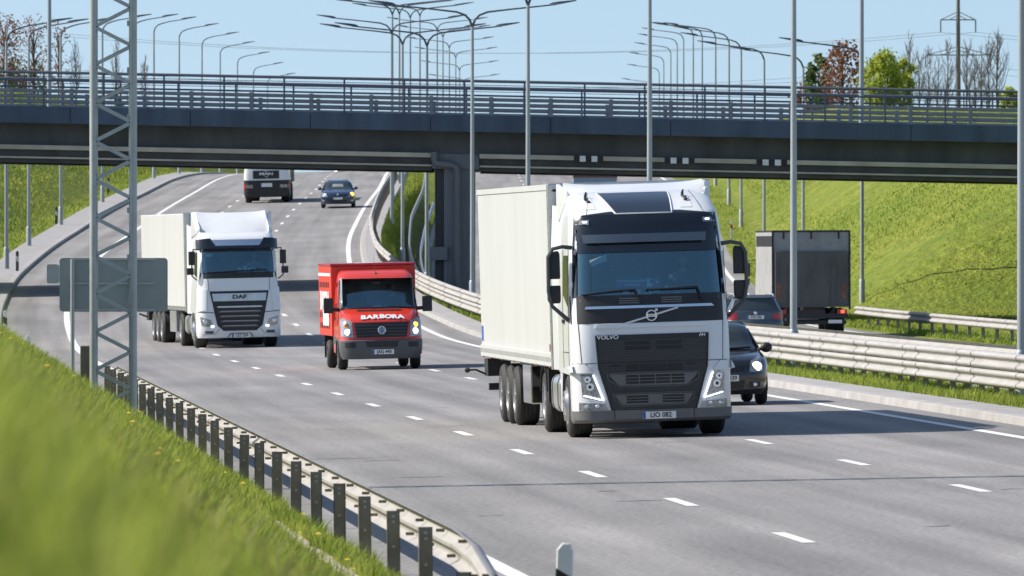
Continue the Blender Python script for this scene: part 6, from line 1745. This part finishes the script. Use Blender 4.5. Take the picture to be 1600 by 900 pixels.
# ------------------------------------------------------------------ grass
def blades(name, t, d, h, w, mat, lean=.35, zf=None, nseg=2):
    n = len(t); X = L(d) + t; Z = (G(t, d) if zf is None else zf(t, d)) - .01
    a = rng.uniform(0, 2 * PI, n); b = rng.uniform(0, 2 * PI, n); ln = lean * h * rng.uniform(.2, 1.3, n)
    wx, wy = np.cos(a) * w * .5, np.sin(a) * w * .5
    lx, ly = np.cos(b) * ln + .10 * h, np.sin(b) * ln
    z0 = np.zeros(n)
    p = lambda fx, q, s: np.stack([X + lx * fx + wx * s, d + ly * fx + wy * s, Z + h * q], 1)
    V = np.stack([p(0, 0, 1), p(0, 0, -1), p(.35, .55, -.75), p(.35, .55, .75), p(1, 1 - .12, 0)], 1).reshape(-1, 3)
    base = np.arange(n)[:, None] * 5
    o = fast_mesh(name, V, base + np.array([[0, 1, 2, 3]]), mat, None, base + np.array([[3, 2, 4]]))
    o['kind'] = 'stuff'; return o
def clump(n, scale_t, scale_d, t0, t1, d0, d1, power=1.0):
    t = rng.uniform(t0, t1, n); d = d0 + (d1 - d0) * rng.random(n) ** power
    return t, d
# camera slope: near part coarse and blurred, far part fine
t, d = clump(36000, 1, 1, -10.6, FT - .16, 4.5, 40); h = rng.uniform(.05, .13, len(t)) * np.interp(d, [5, 40], [.8, 1.5]) 
blades('grass', t, d, h, rng.uniform(.006, .012, len(t)), 'grassblade')
t, d = clump(60000, 1, 1, -9.9, FT - .16, 40, 100); h = rng.uniform(.06, .22, len(t)) * (1 + .25 * np.sin(t * 3.1 + d * .8) * np.sin(d * .45))
blades('grass', t, d, h, rng.uniform(.010, .018, len(t)), 'grassblade')
t, d = clump(45000, 1, 1, -9.6, FT - .16, 95, 185); h = rng.uniform(.10, .28, len(t)) * (1 + .25 * np.sin(t * 3.1 + d * .8))
blades('grass', t, d, h, rng.uniform(.014, .024, len(t)), 'grassblade')
t, d = clump(9000, 1, 1, -9.9, FT - .3, 14, 150); blades('dry_grass', t, d, rng.uniform(.10, .26, len(t)), rng.uniform(.008, .016, len(t)), 'grassstraw', .5)
# strip between gutter and guardrail posts
t, d = clump(34000, 1, 1, -5.38, -4.80, 58, 170, 1.3); h = rng.uniform(.06, .20, len(t)) * (1 + .4 * np.sin(d * 1.1) * np.sin(d * .37 + 1))
blades('grass', t, d, h, rng.uniform(.008, .016, len(t)), 'grassblade', .5)
t, d = clump(1500, 1, 1, -5.68, -5.3, 58, 120); blades('grass', t, d, rng.uniform(.05, .14, len(t)), rng.uniform(.008, .016, len(t)), 'grassblade', .6)
# median
t, d = clump(60000, 1, 1, 9.55, 12.6, 118, 235, 1.1); h = rng.uniform(.05, .20, len(t)) * (1.0 + .5 * np.sin(t * 2.3 + d * .6) * np.sin(d * .33)); t = t + (TB(d) - 8.65)
blades('grass', t, d, h, rng.uniform(.012, .024, len(t)), 'grassblade', .5, zf=Zmed)
d = rng.uniform(235, 600, 26000); t = rng.uniform(TB(d) + .95, TC(d) - .8); blades('grass', t, d, rng.uniform(.10, .28, len(t)), rng.uniform(.03, .06, len(t)), 'grassblade', .5, zf=Zmed)
# opposite verge below the embankment and the foot of the slope
d = rng.uniform(205, 330, 9000); t = TE(d) + rng.uniform(.3, 2.6, len(d)); blades('grass', t, d, rng.uniform(.08, .26, len(t)), rng.uniform(.03, .06, len(t)), 'grassblade', .5)
d = 320 + 230 * rng.random(90000) ** 1.3; t = TE(d) + rng.uniform(.3, 24, len(d)); blades('grass', t, d, rng.uniform(.05, .17, len(t)), rng.uniform(.03, .05, len(t)), 'grassblade', .6)
d = rng.uniform(200, 330, 9000); t = TA(d) - rng.uniform(1.6, 6, len(d)); blades('grass', t, d, rng.uniform(.08, .24, len(t)), rng.uniform(.03, .06, len(t)), 'grassblade', .5)
d = rng.uniform(320, 620, 60000); t = TA(d) - rng.uniform(1.6, 22, len(d)); blades('grass', t, d, rng.uniform(.08, .24, len(t)), rng.uniform(.04, .08, len(t)), 'grassblade', .6)
# tall grass close to the lens
t, d = clump(4200, 1, 1, -10.2, -9.25, 5, 18); blades('grass', t, d, rng.uniform(.10, .25, len(t)), rng.uniform(.006, .011, len(t)), 'grassblade', .4)
t, d = clump(700, 1, 1, -10.2, -9.2, 5, 20); blades('dry_grass', t, d, rng.uniform(.1, .22, len(t)), rng.uniform(.006, .011, len(t)), 'grassstraw', .4)
# dandelions
def dandelions(t, d, r, zoff):
    n = len(t); X = L(d) + t; Z = G(t, d) + zoff
    k = np.arange(6) * PI / 3; ring = np.stack([np.cos(k), np.sin(k)], 1)
    V = np.concatenate([np.stack([X, d, Z + r * .5], 1)[:, None, :], np.stack([X[:, None] + ring[None, :, 0] * r[:, None], d[:, None] + ring[None, :, 1] * r[:, None], np.repeat((Z)[:, None], 6, 1)], 2)], 1).reshape(-1, 3)
    base = np.arange(n)[:, None, None] * 7; tri = np.array([[0, 1 + i, 1 + (i + 1) % 6] for i in range(6)])[None]
    f3 = (base + tri).reshape(-1, 3)
    o = fast_mesh('dandelions', V, np.zeros((0, 4), int), 'dandelion', None, f3); o['kind'] = 'stuff'; return o
t = np.concatenate([rng.uniform(-8.6, FT, 20), rng.normal(-7.0, .25, 40), rng.uniform(-5.7, -4.95, 16)]); d = np.concatenate([rng.uniform(45, 150, 20), rng.normal(205, 3, 40), rng.uniform(70, 150, 16)])
dandelions(t, d, rng.uniform(.02, .035, len(t)), .20)
cd = rng.uniform(250, 480, 40); ct = TE(cd) + rng.uniform(1.0, 10, 40); k_ = rng.integers(0, 40, 650)
d = cd[k_] + rng.normal(0, 5, 650); t = np.maximum(ct[k_] + rng.normal(0, 1.0, 650), TE(d) + 1); dandelions(t, d, rng.uniform(.02, .045, len(t)), .2)
